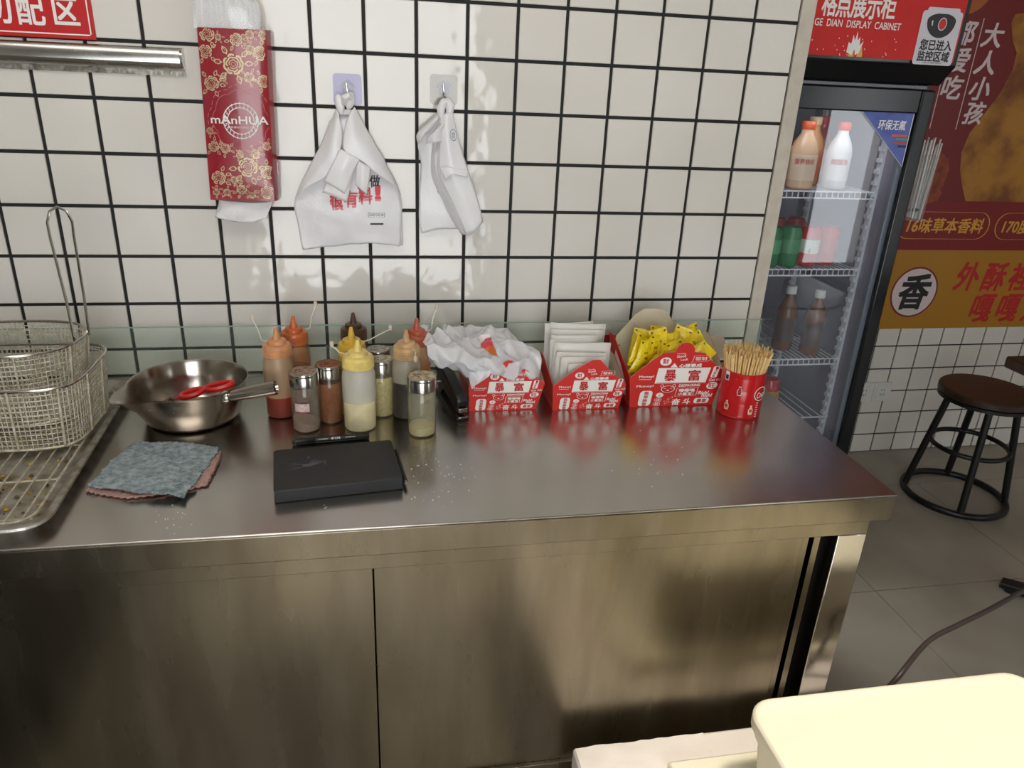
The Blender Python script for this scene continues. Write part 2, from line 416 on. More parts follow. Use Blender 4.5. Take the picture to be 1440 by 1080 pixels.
def tissue_pack():
    t = thing('tissue_pack', 'red floral hanging tissue pack with clear top and a white tissue at the bottom', 'tissue pack', (.46, -.02, 1.3))
    # pack leans: corners on its front plane
    yb, yf = -.006, -.05
    def fr(u, v, y=yf): return PY(u, v, y)
    TL, TR_, BL, BR = fr(277, 38), fr(374, 42), fr(296, 281), fr(386, 283)
    def pt(s, q, dep):   # s across, q down
        a = TL.lerp(TR_, s); b = BL.lerp(BR, s); p = a.lerp(b, q); bul = max(0, math.sin(math.pi*s))**.5*.008*max(0, math.sin(math.pi*min(1, q*1.02+.02)))**.4
        return Vector((p.x, yf+(yb-yf)*dep-bul*(1-dep), p.z))
    nu, nv = 24, 14
    mb = MB(); vs = []
    ring = []
    for i in range(nu+1):
        q = i/nu; row = []
        for j in range(nv+1): row.append(pt(j/nv, q, 0))
        row.append(pt(1.05, q, .35)); row.append(pt(1.055, q, .75)); row.append(pt(1.0, q, 1)); row.append(pt(0, q, 1)); row.append(pt(-.03, q, .6))
        vs += row
    n = nv+6; fs = []
    for i in range(nu):
        for k in range(n): fs.append((i*n+k, i*n+(k+1) % n, (i+1)*n+(k+1) % n, (i+1)*n+k))
    fs += [tuple(range(n))[::-1], tuple(nu*n+k for k in range(n))]
    PACK = mat('tissue_wrap', (138, 28, 46), .25, vary=2.5, c2=(156, 26, 34), bump=(30, .08), coat=.4, stretch=(1, 1, 3))
    mb.add(vs, fs, 0, True).build('wrapper', PACK, t)
    # clear plastic head with folded tissue inside
    tops = [fr(270, -25), fr(285, -40), fr(330, -40), fr(352, -8)]
    mb = MB(); mb.patch([[fr(268, -45, -.03), fr(300, -60, -.035), fr(330, -50, -.035), fr(346, -20, -.03)],
                         [fr(270, 0, -.045), fr(300, 0, -.055), fr(340, 0, -.055), fr(362, 6, -.045)],
                         [fr(277, 38.5, -.05), fr(305, 39.5, -.057), fr(340, 41, -.057), fr(375, 42.5, -.05)]], 10, 14, .0012, 60, 3)
    mb.build('clear_top', glass('clear_film', (255, 255, 255), .22, (226, 228, 232), .12), t)
    mb = MB(); ctl = []
    for v in (-30, 2, 39):
        row = []
        for k in range(15):
            u = 272+ (94 if v > 0 else 66)*k/14 + (v-38)*.06
            p = fr(u, v+k*.3, -.040 - (.006 if k % 2 else 0)); row.append(p)
        ctl.append(row)
    mb.patch(ctl, 6, 56); mb.build('folded_tissue', mat('tissue_paper', (236, 235, 234), .8, bump=(260, .25)), t)
    mb = MB(); mb.patch([[fr(308, 281, -.03), fr(330, 284, -.034), fr(360, 285, -.034), fr(384, 283, -.03)],
                         [fr(306, 293, -.028), fr(330, 299, -.042), fr(358, 298, -.03), fr(381, 291, -.036)],
                         [fr(303, 305, -.026), fr(328, 312, -.036), fr(352, 313, -.03), fr(374, 307, -.036)]], 8, 12, .002, 40, 1)
    mb.build('hanging_tissue', MATS['tissue_paper'], t, solid=.0008)
    # print: medallion, word, gold roses; mapped onto the bulging face
    def onface(mbx, lift=.0012):
        for i, v in enumerate(mbx.v):
            p = pt(v[0], v[2], 0); mbx.v[i] = Vector((p.x, p.y-lift+v[1], p.z))
        return mbx
    W_ = .118; H_ = .305
    asp = W_/H_
    mb = MB()
    cx, cz = .56, .515
    disc(mb, cx, cz, .27, .27*asp, 0, 32, 0, .95); disc(mb, cx, cz, .205, .205*asp, 0, 32, 0, .94)
    for k in range(24):
        a = 2*math.pi*k/24
        disc(mb, cx+.237*math.cos(a), cz+.237*asp*math.sin(a), .022, .022*asp, 0, 6, a, .55)
    onface(mb, .0016).build('medallion', WHITE, t)
    mb = MB(); 
    for rr in (.43, .5):
        P = []
        for k in range(96):
            a = 2*math.pi*k/96; r = rr*(1+.09*abs(math.cos(4*a)))
            P.append((cx-.0+r*math.cos(a)*.92, cz+r*asp*math.sin(a)))
        n = len(P)
        for k in range(n):
            if rr > .45 and k % 3 == 0: continue
            a, b = P[k], P[(k+1) % n]
            if not (0.02 < a[0] < .98 and .02 < b[0] < .98): continue
            da = (cx+(a[0]-cx)*.985, cz+(a[1]-cz)*.985); db = (cx+(b[0]-cx)*.985, cz+(b[1]-cz)*.985)
            mb.add([(a[0], 0, a[1]), (b[0], 0, b[1]), (db[0], 0, db[1]), (da[0], 0, da[1])], [(0, 1, 2, 3)])
    PINK = mat('pink_line', (206, 120, 130), .4)
    onface(mb, .0014).build('medallion_line', PINK, t)
    mb = text_mb([('mAnHUA', 0, 0, .86, .046, .012), ('漫花悬挂式抽纸巾', .0, -.042, .36, .012, .005)])
    for v in mb.v: v.x += .54; v.z = cz-v.z-.005
    onface(mb, .002).build('lettering', WHITE, t)
    GOLD = mat('gold_print', (190, 164, 126), .4, vary=300, c2=(214, 196, 164), metal=.3)
    rng = random.Random(4); mb = MB()
    def petal(cx, cz, a, l, wd):
        P = []
        for (s, q) in ((0, 0), (.35, .5), (.7, .42), (1, 0), (.7, -.42), (.35, -.5)):
            x = s*l; z = q*wd; P.append((cx+x*math.cos(a)-z*math.sin(a), cz+(x*math.sin(a)+z*math.cos(a))*asp))
        if all(.01 < p[0] < .99 and .005 < p[1] < .995 for p in P):
            n = 6; Q = [(sum(q[0] for q in P)/6*.35+p[0]*.65, sum(q[1] for q in P)/6*.35+p[1]*.65) for p in P]
            mb.add([(p[0], 0, p[1]) for p in P]+[(p[0], 0, p[1]) for p in Q], [(k, (k+1) % n, n+(k+1) % n, n+k) for k in range(n)])
            mb.add([(P[0][0], 0, P[0][1]), ((P[0][0]*.1+P[3][0]*.9)+.004, 0, P[3][1]), (P[3][0], 0, P[3][1])], [(0, 1, 2)])
    def rose(cx, cz, r):
        for k, (f, nn) in enumerate(((1, 8), (.72, 6), (.45, 5), (.22, 4))):
            for i in range(nn):
                a = 2*math.pi*(i+.5*k)/nn + rng.random()*.4; a2 = a+2*math.pi/nn*.95; rr = r*f
                P = []; 
                for s in range(7):
                    b = a+(a2-a)*s/6; q = rr*(1+.12*math.sin(math.pi*s/6)); P.append((cx+q*math.cos(b), cz+q*math.sin(b)*asp))
                Q = [(cx+(p[0]-cx)*(.84-.06*(s % 2)), cz+(p[1]-cz)*(.84-.06*(s % 2))) for s, p in enumerate(P)]
                if all(.005 < p[0] < .995 and .004 < p[1] < .996 for p in P):
                    mb.add([(p[0], 0, p[1]) for p in P]+[(p[0], 0, p[1]) for p in Q], [(s, s+1, 8+s, 7+s) for s in range(6)])
        for i in range(5): petal(cx, cz, rng.random()*6.28, r*2.0, r*.8) if False else None
    def spray(cx, cz, r, nl):
        rose(cx, cz, r)
        a0 = rng.random()*6
        for i in range(nl):
            a = a0+6.28*i/nl+rng.random()*.5; petal(cx+r*1.15*math.cos(a), cz+r*1.15*math.sin(a)*asp, a, r*1.0, r*.55)
    for (x, q, r, nl) in ((.50, .195, .14, 6), (.14, .035, .10, 5), (.56, .06, .085, 6), (.9, .13, .095, 4), (.1, .13, .09, 5), (.16, .305, .1, 6), (.33, .275, .05, 4), (.72, .265, .07, 5),
                          (.93, .285, .085, 5), (.76, .03, .06, 5), (.76, .11, .06, 5), (.95, .03, .06, 4), (.3, .05, .045, 5),
                          (.62, .79, .14, 6), (.16, .86, .1, 6), (.12, .67, .075, 5), (.3, .68, .07, 5), (.75, .71, .07, 6), (.92, .82, .1, 6), (.93, .66, .06, 5), (.9, .945, .1, 5), (.5, .93, .075, 6),
                          (.27, .95, .055, 5), (.66, .965, .05, 5), (.4, .87, .055, 5), (.1, .95, .05, 5), (.08, .58, .05, 5), (.5, .72, .045, 5)):
        spray(x, q, r, nl)
    onface(mb, .0012).build('rose_print', GOLD, t)
    g = pt(1.0535, .8, .55); MB().box(g.x-.001, g.x+.0012, g.y-.007, g.y+.007, g.z-.011, g.z+.011).build('price_tag', mat('pink_tag', (224, 170, 176), .4), t)
tissue_pack()

def hook(u0, v0, u1, v1, label, c, al):
    a = PY(u0, v0, -.005); b = PY(u1, v1, -.005); cx = (a.x+b.x)/2; cz = (a.z+b.z)/2; wd = .055
    t = thing('adhesive_hook', label, 'hook', (cx, -.005, cz), 'adhesive hooks on the tiled wall')
    mb = MB(); mb.extrude([(x, -.0048, z) for x, z in rrect(cx, cz, wd, wd+.002, .007)], (0, -.001, 0))
    mb.build('adhesive_card', al, t)
    mb = MB()
    for k in range(5):
        an = math.pi/2+2*math.pi*k/5; mb.extrude([(cx+.0075*math.cos(an)+.0065*math.cos(q), -.0058, cz+.004+.0075*math.sin(an)+.0065*math.sin(q)) for q in [2*math.pi*i/12 for i in range(12)]], (0, -.002-.0002*k, 0))
    mb.build('hook_mount', glass('clear_mount', (240, 240, 246), .25, (215, 215, 225), .05), t)
    MB().tube([(cx-.002, -.008, cz+.012), (cx-.001, -.0095, cz), (cx, -.01, cz-.012), (cx, -.014, cz-.02), (cx, -.024, cz-.022), (cx, -.028, cz-.012)], .0016, 8).build('hook_wire', CHROME, t)
    return t
hook(468, 104, 509, 147, 'lilac square adhesive hook holding the wider bundle of carrier bags', 0, mat('lilac_card', (176, 170, 204), .3))
hook(604, 105, 644, 147, 'transparent square adhesive hook holding the narrow bundle of carrier bags', 0, glass('clear_card', (236, 234, 232), .3, (222, 218, 212), .05))

REDP = mat('red_bag_print', (206, 38, 52), .4); BLKP = mat('black_bag_print', (38, 30, 32), .4); PINKP = mat('red_bag_shadow', (226, 128, 138), .4)
BAG = mat('white_bag_film', (228, 226, 228), .3, sss=.12, bump=(45, .16), vary=5, c2=(236, 235, 235))
def C2(x, y): return 380+x/3.6, 80+y/3.6       # crop units used while measuring the bags
def bag_wide():
    t = thing('carrier_bag_bundle', 'wide bundle of white plastic carrier bags with red and black print on lilac hook', 'carrier bags', (.66, -.02, 1.08))
    def q(x, y, d): return PY(*C2(x, y), -d)
    # back sheet carrying the print
    for k in range(3):
        e = .003*k; sm_ = MB(); S0 = sm_ if k == 0 else S0
        sm_.patch([[q(300, 330, .016-e), q(345, 300, .018-e), q(400, 300, .018-e), q(450, 330, .016-e)],
                    [q(210, 560, .018-e), q(320, 520, .026-e), q(450, 520, .026-e), q(590, 560, .018-e)],
                    [q(124+3*k, 725, .024-e), q(300, 730, .031-e), q(480, 730, .031-e), q(655+3*k, 705, .022-e)],
                    [q(140+2*k, 860, .022-e), q(300, 850, .027-e), q(480, 850, .029-e), q(662+4*k, 860, .02-e)],
                    [q(165, 975-3*k, .018-e), q(320, 958-3*k, .018-e), q(500, 943-3*k, .024-e), q(655+8*k, 958, .016-e)]], 26, 26, .0028, 34, 2+k).build('bag_sheet', BAG, t, solid=.0005)
    MB().patch([[q(335, 262, .026), q(345, 285, .038), q(352, 315, .036)],
                [q(285, 380, .025), q(320, 390, .045), q(362, 420, .044)],
                [q(225, 510, .025), q(280, 520, .047), q(345, 490, .05)],
                [q(165, 620, .025), q(215, 610, .043), q(300, 585, .05)],
                [q(121, 722, .027), q(150, 690, .038), q(215, 645, .046)]], 20, 12, .003, 30, 6).build('left_fold', BAG, t, solid=.0006)
    MB().patch([[q(425, 252, .028), q(405, 280, .04), q(385, 330, .038)],
                [q(500, 395, .026), q(440, 400, .048), q(370, 470, .05)],
                [q(575, 520, .025), q(520, 520, .048), q(430, 510, .053)],
                [q(630, 620, .024), q(590, 600, .042), q(530, 580, .05)],
                [q(663, 705, .024), q(650, 680, .034), q(618, 645, .042)]], 20, 12, .003, 30, 9).build('right_fold', BAG, t, solid=.0006)
    for (a, b, c_, d_, dep, sd) in (((345, 470), (440, 530), (388, 735), (262, 685), .050, 1), ((355, 465), (450, 520), (375, 695), (270, 628), .054, 2), ((440, 520), (508, 560), (490, 697), (432, 650), .052, 3)):
        m_ = lambda p, r: ((p[0]+r[0])/2, (p[1]+r[1])/2)
        MB().patch([[q(*a, dep), q(*m_(a, b), dep+.004), q(*b, dep)], [q(*m_(a, d_), dep+.003), q(*m_(m_(a, b), m_(c_, d_)), dep+.008), q(*m_(b, c_), dep+.003)], [q(*d_, dep), q(*m_(c_, d_), dep+.003), q(*c_, dep)]], 10, 8, .002, 40, sd).build('handle_flap', BAG, t, solid=.0006)
    for (x, y, w_, h_, an) in ((352, 240, 24, 52, -.15), (402, 222, 26, 46, .2)):
        c = q(x, y, .03); mb = MB(Matrix.Translation(c) @ Matrix.Rotation(an, 4, 'Y')); k = .00083/1
        s = (q(x+w_, y, .03)-c).length; hh = (q(x, y+h_, .03)-c).length
        mb.lathe([(s*.25, -hh), (s*.8, -hh*.6), (s, -.1*hh), (s*.9, hh*.4), (s*.55, hh*.85), (s*.12, hh)], (0, 0, 0), 16, sy=.7)
        mb.build('handle_loop', BAG, t)
    MB().tube([q(372, 235, .032), q(378, 205, .04), q(395, 196, .04), q(412, 210, .036)], [.006, .007, .007, .005], 8).build('handle_loop', BAG, t)
    # print
    def lay(items, m_, nm, dep):
        for (s, x, y, w_, h_, bold) in items:
            c = q(x, y, dep); wx = (q(x+w_/2, y, dep)-q(x-w_/2, y, dep)).length; hz = (q(x, y+h_/2, dep)-q(x, y-h_/2, dep)).length
            tm = text_mb([(s, c.x, c.z, wx, hz, bold)]); press(MB().add(tm.v, tm.f), S0, .0009+(dep-.0345)*.6).build(nm, m_, t)
    lay([('很', 336, 742, 62, 68, .03), ('有', 408, 728, 66, 68, .03), ('料', 482, 712, 66, 68, .03), ('！', 545, 700, 22, 62, .03)], PINKP, 'print_shadow', .0345)
    lay([('很', 334, 728, 62, 68, .03), ('有', 408, 714, 66, 68, .03), ('料', 482, 698, 66, 68, .03), ('！', 545, 690, 22, 62, .03)], REDP, 'red_lettering', .0355)
    lay([('会', 465, 640, 56, 60, .025), ('做', 530, 632, 52, 60, .025), ('GOOD FOOD 24H', 538, 802, 72, 14, .01)], BLKP, 'black_lettering', .0355)
    mb = MB(); c = q(538, 802, .0345); outline(mb, rrect(c.x, c.z, .034, .0105, .003), .0008, -.0345)
    c = q(540, 848, .0345); mb.add([(c.x+a, 0, c.z+b) for a, b in ((-.0135, -.0018), (.0135, -.0018), (.0135, .0018), (-.0135, .0018))], [(0, 1, 2, 3)]); press(mb, S0, .0015).build('print_frame', BLKP, t)
bag_wide()
def bag_narrow():
    t = thing('carrier_bag_bundle', 'narrow folded bundle of white plastic carrier bags on the transparent hook', 'carrier bags', (.86, -.02, 1.11))
    def q(x, y, d): return PY(*C2(x, y), -d)
    for k in range(2):
        e = .004*k; sm_ = MB(); S0 = sm_ if k == 0 else S0
        sm_.patch([[q(845, 290, .02-e), q(870, 285, .022-e), q(895, 290, .02-e)], [q(750, 400, .02-e), q(800, 420, .026-e), q(870, 430, .026-e)],
                    [q(765, 560, .02-e), q(810, 560, .026-e), q(880, 600, .026-e)], [q(752, 780, .018-e), q(830, 760, .022-e), q(920, 800, .022-e)],
                    [q(768, 893, .014-e), q(850, 872, .018-e), q(950, 868, .018-e)]], 20, 12, .0024, 30, 3+k).build('bag_sheet', BAG, t, solid=.0005)
    for k in range(5):   # thick folded front stack, sheet by sheet
        e = .0055*k; s = 9*k; sm_ = MB(); S1 = sm_ if k == 0 else S1
        sm_.patch([[q(862-s*.1, 300, .05-e), q(890, 285, .054-e), q(918, 272, .05-e)],
                    [q(858-s, 430, .052-e), q(900, 430, .062-e), q(968, 470, .054-e)],
                    [q(858-s*1.2, 590, .052-e), q(930, 600, .064-e), q(1010, 600, .056-e)],
                    [q(920-s*1.2, 740, .052-e), q(985, 730, .06-e), q(1050, 730, .052-e)],
                    [q(998-s, 905-k*2, .046-e), q(1040, 880-k*2, .052-e), q(1078, 835-k*2, .046-e)]], 22, 10, .0022, 34, 7+k).build('bag_sheet', BAG, t, solid=.0006)
    MB().patch([[q(830, 310, .04), q(850, 300, .044), q(868, 300, .04)], [q(745, 385, .036), q(775, 378, .05), q(810, 375, .042)], [q(748, 440, .03), q(765, 425, .046), q(772, 395, .04)]], 12, 10, .001, 40, 2).build('rolled_edge', BAG, t, solid=.0006)
    MB().patch([[q(865, 340, .056), q(880, 340, .06), q(885, 345, .056)], [q(800, 405, .054), q(835, 385, .066), q(868, 378, .058)], [q(790, 440, .05), q(830, 432, .062), q(868, 425, .056)]], 12, 10, .001, 40, 5).build('rolled_edge', BAG, t, solid=.0006)
    MB().patch([[q(858, 560, .066), q(920, 560, .07), q(1005, 575, .064)], [q(885, 625, .062), q(930, 590, .07), q(1000, 615, .062)]], 6, 12, .003, 30, 5).build('handle_flap', BAG, t, solid=.0006)
    MB().tube([q(870, 310, .045), q(862, 262, .046), q(880, 228, .046), q(900, 222, .044), q(912, 250, .046), q(905, 300, .045)], [.006, .009, .008, .007, .009, .007], 10).build('handle_loop', BAG, t)
    mb = MB(); c = q(930, 398, .0685)
    disc(mb, c.x, c.z, .0072, .0115, -.0685, 20, .15, .85)
    tm = text_mb([('食', c.x, c.z, .009, .013, 0)]); mb.add([(v.x, -.0685+v.y, v.z) for v in tm.v], tm.f)
    press(mb, S1, .0012).build('round_stamp', mat('grey_print', (150, 152, 166), .5), t)
    for (s, x, y, h_, m_, dp) in (('做', 846, 615, 50, BLKP, .03), ('料', 862, 672, 56, REDP, .03)):
        c = q(x, y, dp); tm = text_mb([(s, c.x, c.z, .012, .018, .02)]); press(MB().add(tm.v, tm.f), S0, .0012).build('lettering', m_, t)
bag_narrow()

# ------------------------------------------------------------------ counter things: tray and baskets
def tray():
    t = thing('baking_tray', 'greasy aluminium sheet tray lined with a wire rack under the fry basket', 'tray', (0, -.36, CT))
    an = math.radians(-3.0); cx, cy = .229-.24, -.358; hw, hd = .24, .278
    M = Matrix.Translation((cx, cy, CT)) @ Matrix.Rotation(-an, 4, 'Z')
    def loop(w_, d_, r, z, n=6): return [(x, y, z) for x, y in rrect(0, 0, 2*w_, 2*d_, r, n)]
    prof = [(hw-.024, hd-.024, .02, .002), (hw-.012, hd-.012, .03, .016), (hw-.009, hd-.009, .034, .019), (hw, hd, .04, .0195), (hw+.001, hd+.001, .04, .016), (hw-.003, hd-.003, .038, .0145), (hw-.012, hd-.012, .03, .012), (hw-.022, hd-.022, .02, 0)]
    vs = []; fs = []; n = 28
    for a in prof: vs += loop(*a)
    for i in range(len(prof)-1):
        for k in range(n): fs.append((i*n+k, i*n+(k+1) % n, (i+1)*n+(k+1) % n, (i+1)*n+k))
    fs += [tuple(range(n)), tuple((len(prof)-1)*n+k for k in range(n))[::-1]]
    MB(M).add(vs, fs, 0, False).build('pan', mat('floury_aluminium', (190, 187, 180), .4, .7, vary=38, c2=(136, 126, 106), rvary=(30, .12), bump=(150, .12)), t)
    rk = thing('cooling_rack', 'thin wire rack lying inside the greasy sheet tray', 'rack', (0, -.36, CT+.01))
    x = -.205
    while x < .21:
        MB(M).tube([(x, -.245, .0115), (x, .245, .0115)], .0014, 6).build('rack_bar', WIRE, rk); x += .0212
    for y in (-.235, -.12, 0, .12, .235): MB(M).tube([(-.21, y, .0089), (.21, y, .0089)], .0016, 6).build('cross_bar', WIRE, rk)
    MB(M).tube([(p[0], p[1], .0115) for p in rrect(0, 0, .424, .494, .03)], .0021, 6, closed=True).build('rim_wire', WIRE, rk)
    rng = random.Random(7); mb = MB(M)
    for k in range(260):
        x = rng.uniform(-.21, .21); y = rng.gauss(-.14, .09)
        if not -.25 < y < .24: continue
        s = rng.uniform(.0008, .0042); mb.lathe([(s*.6, 0), (s, s*.4), (s*.5, s)], (x, y, .0022), 5, mi=0 if rng.random() < .45 else 1, smooth=False)
    cr = mb.build('crumbs', [mat('yellow_crumb', (186, 150, 30), .7), mat('brown_crumb', (96, 78, 48), .8)], None, origin=(0, -.36, CT)); cr['kind'] = 'stuff'
    cr['label'] = 'yellow and brown frying crumbs scattered in the tray'; cr['category'] = 'crumbs'
tray()

def sup(cx, cy, rx, ry, e, n):
    P = []
    for k in range(n):
        a = 2*math.pi*k/n; c, s = math.cos(a), math.sin(a)
        P.append((cx+rx*math.copysign(abs(c)**(2/e), c), cy+ry*math.copysign(abs(s)**(2/e), s)))
    # resample by arc length
    d = [0]
    for k in range(n): d.append(d[-1]+math.dist(P[k], P[(k+1) % n]))
    out = []; j = 0
    for k in range(n):
        s = d[-1]*k/n
        while d[j+1] < s: j += 1
        f = (s-d[j])/(d[j+1]-d[j]); a = P[j]; b = P[(j+1) % n]; out.append((a[0]+(b[0]-a[0])*f, a[1]+(b[1]-a[1])*f))
    return out
def basket(label, cx, cy, rx, ry, e, z0, z1, taper, n, posts, handle):
    t = thing('fry_basket', label, 'fry basket', (cx, cy, z0), 'wire fry baskets in the tray')
    nr = int((z1-z0)/.0085); mb = MB(); rings = []
    for i in range(nr+1):
        f = i/nr; k = 1-taper*(1-f); rings.append([(x, y, z0+(z1-z0)*f) for x, y in sup(cx, cy, rx*k, ry*k, e, n)])
    for r in rings[1:-1]: mb.tube(r[::2], .0011, 4, closed=True)
    for k in range(n): mb.tube([r[k] for r in rings[::max(1, nr//4)]], .0011, 4, cap=False)
    g = mb.build('wire_mesh', WIRE, t); g['kind'] = 'stuff'
    mb = MB(); bt = 1-taper
    x = -rx*bt+.004
    while x < rx*bt:
        f = (1-abs(x/(rx*bt))**e)**(1/e); mb.tube([(cx+x, cy-ry*bt*f, z0), (cx+x, cy+ry*bt*f, z0)], .0009, 4); x += .0085
    y = -ry*bt+.004
    while y < ry*bt:
        f = (1-abs(y/(ry*bt))**e)**(1/e); mb.tube([(cx-rx*bt*f, cy+y, z0), (cx+rx*bt*f, cy+y, z0)], .0009, 4); y += .0085
    g = mb.build('bottom_mesh', WIRE, t); g['kind'] = 'stuff'
    MB().tube(rings[-1], .0026, 8, closed=True).build('rim', CHROME, t)
    MB().tube(rings[0], .0022, 8, closed=True).build('bottom_ring', WIRE, t)
    for a in posts:
        k = int(a*n) % n; c = Vector((cx, cy, 0))
        pts = []
        for i in (0, nr//2, nr):
            p = Vector(rings[i][k]); d = p-c; d.z = 0; pts.append(p+d.normalized()*.002)
        MB().tube(pts, .0022, 6).build('upright', WIRE, t)
    if handle: MB().tube(handle, .0024, 8).build('handle', CHROME, t)
    return t
basket('square wire fry basket standing lowest on the sheet tray', .055, -.268, .158, .118, 5, .8185, .926, .06, 124, (.895, .96, .04, .82, .75, .68), None)
hp = [(.178, -.238, .955), (.172, -.225, 1.03), (.160, -.21, 1.14), (.158, -.205, 1.165), (.163, -.2, 1.183), (.174, -.195, 1.19), (.186, -.19, 1.182), (.191, -.187, 1.163), (.1895, -.187, 1.14), (.189, -.19, 1.03), (.188, -.196, .958)]
basket('round wire fry basket with tall loop handle nested on top of the square one', .062, -.232, .126, .1, 2.6, .835, .966, .12, 100, (.94, .05, .82, .7), hp)
# small wire hook pieces on the outer basket's side
# ------------------------------------------------------------------ ladle with scissors
def ladle():
    cx, cy = .358, -.226
    t = thing('steel_ladle', 'round stainless steel dipper with pouring lip and stubby hollow handle', 'dipper', (cx, cy, CT))
    prof = [(0.0, .0015), (.07, .0015), (.079, .004), (.085, .012), (.094, .045), (.101, .074), (.1035, .079)]
    n = 64; vs = []; fs = []; lip = math.radians(222)
    def pos(r, z, a, th=0):
        d = (a-lip+math.pi) % (2*math.pi)-math.pi; f = max(0, z-.02)/.059; k = math.exp(-(d/.33)**2)*f**1.6
        rr = r+th+k*.041; return (cx+rr*math.cos(a), cy+rr*math.sin(a), CT+z-k*.004)
    pts = [(r, z, 0) for r, z in prof] + [(.1045, .0795, .001)] + [(r, z, .0016) for r, z in reversed(prof[1:])]
    for r, z, th in pts:
        for k in range(n): vs.append(pos(max(r, .001), z-(.0012 if th > .0012 and z < .003 else 0), 2*math.pi*k/n, th))
    for i in range(len(pts)-1):
        for k in range(n): fs.append((i*n+k, i*n+(k+1) % n, (i+1)*n+(k+1) % n, (i+1)*n+k))
    fs.append(tuple((len(pts)-1)*n+k for k in range(n)))
    MB().add(vs, fs, 0, True).build('bowl', mat('ladle_steel', (168, 160, 150), .2, 1, rvary=(25, .08)), t)
    a = Vector((.435, -.288, CT+.066)); b = PZ(388, 545, CT+.086)
    d = (b-a).normalized(); L_ = (b-a).length
    M = Matrix.Translation(a) @ d.to_track_quat('Z', 'Y').to_matrix().to_4x4()
    mb = MB(M); mb.lathe([(.008, 0), (.0105, .012), (.0125, L_*.6), (.0132, L_-.004), (.0132, L_), (.0105, L_+.001), (.009, L_-.004), (.005, L_-.006), (.001, L_-.006)], n=24, cap0=True, cap1=False)
    mb.build('handle', MATS['ladle_steel'], t)
    MB(M).lathe([(.011, -.006), (.012, 0), (.0105, .004)], n=20).build('handle_collar', CHROME, t)
    MB().lathe([(.003, 0), (.0035, .001), (.002, .0018)], tuple(a+Vector((-.012, -.006, -.006))), 10).build('rivet', CHROME, t)
    # scissors
    REDPL = mat('red_handle_plastic', (196, 28, 24), .3)
    s = thing('scissors', 'scissors with red plastic handles lying inside the steel dipper', 'scissors', (.37, -.24, CT+.05))
    A = PZ(270, 553, CT+.07); B = PZ(308, 543, CT+.076)
    for c, an, rx, ry in ((A, .3, .019, .0125), (B, .15, .024, .0135)):
        P = []
        for k in range(28):
            q = 2*math.pi*k/28; x = rx*math.cos(q); y = ry*math.sin(q)
            P.append(c+Vector((x*math.cos(an)-y*math.sin(an), x*math.sin(an)+y*math.cos(an), .004*math.cos(q))))
        MB().tube(P, .0052, 8, closed=True).build('finger_loop', REDPL, s)
    piv = Vector((.318, -.19, CT+.022))
    MB().tube([A+Vector((-.006, .012, -.003)), A.lerp(piv, .45), piv], [.0055, .005, .0035], 8).build('shank', REDPL, s)
    MB().tube([B+Vector((-.016, .01, -.004)), B.lerp(piv, .5)+Vector((0, .006, 0)), piv+Vector((.004, .002, .004))], [.0055, .005, .0035], 8).build('shank', REDPL, s)
    for dx in (0, .012):
        mb = MB(); p = piv; e = piv+Vector((-.022+dx, .052, -.014)); sd = Vector((.006, .003, 0))
        mb.add([p-sd, p+sd, e, p-sd+Vector((0, 0, .0016)), p+sd+Vector((0, 0, .0016)), e+Vector((0, 0, .0016))], [(0, 2, 1), (3, 4, 5), (0, 1, 4, 3), (1, 2, 5, 4), (2, 0, 3, 5)]); mb.build('blade', CHROME, s)
ladle()

def cloth():
    t = thing('folded_cloth', 'folded blue grey terry cloth with pink underside and scalloped edges', 'cloth', (.35, -.43, CT))
    P = [PZ(*p, CT+.009) for p in ((187, 622), (247, 621), (309, 630), (125, 684), (190, 668), (275, 668), (125, 684), (200, 689), (259, 699))]
    tl, tm_, tr, _, cc, _, bl, bm_, br = P
    ml = tl.lerp(bl, .5)+Vector((0, 0, .004)); mr = tr.lerp(br, .5)+Vector((.0, 0, -.002)); mm = ml.lerp(mr, .5)+Vector((0, 0, .006))
    top = [[tl, tl.lerp(tr, .5)+Vector((0, 0, .005)), tr], [ml, mm, mr], [bl, bl.lerp(br, .55)+Vector((0, -.004, .004)), br]]
    BLUE = mat('blue_terry', (134, 150, 156), .95, vary=90, c2=(186, 199, 202), bump=(260, 1.))
    PINK = mat('pink_terry', (206, 156, 146), .95, vary=230, c2=(226, 184, 172), bump=(420, .9))
    def scallop(mb, nu, nv, amp):
        for i in range(nu+1):
            for j in range(nv+1):
                if i in (0, nu) or j in (0, nv):
                    k = i*(nv+1)+j; c = mm; d = (mb.v[k]-c); d.z = 0; ph = (j if i in (0, nu) else i)
                    mb.v[k] = mb.v[k] + d.normalized()*amp*(1 if ph % 2 else -1)
    mb = MB(); mb.patch(top, 34, 34, .004, 45, 2); scallop(mb, 34, 34, .0012)
    for v in mb.v: v.z = max(v.z, CT+.006)
    mb.build('top_layer', BLUE, t, solid=.0035)
    def off(p, x, y, z): return Vector((p.x+x, p.y+y, z))
    z = CT+.0032
    br2 = PZ(291, 682, z)
    low = [[off(tl, .006, -.006, z), off(tl.lerp(tr, .5), 0, -.006, z), off(tr, .003, -.004, z)], [off(ml, -.002, -.002, z), off(mm, 0, 0, z), off(tr.lerp(br2, .5), .004, 0, z+.003)], [off(bl, -.004, -.004, z), off(bl.lerp(br, .5), 0, -.007, z), off(br2, 0, 0, z)]]
    mb = MB(); mb.patch(low, 34, 34, .0016, 60, 5); scallop(mb, 34, 34, .0018)
    for v in mb.v: v.z = min(max(v.z, CT+.0018), CT+.0045)
    mb.build('under_layer', PINK, t, solid=.003)
cloth()

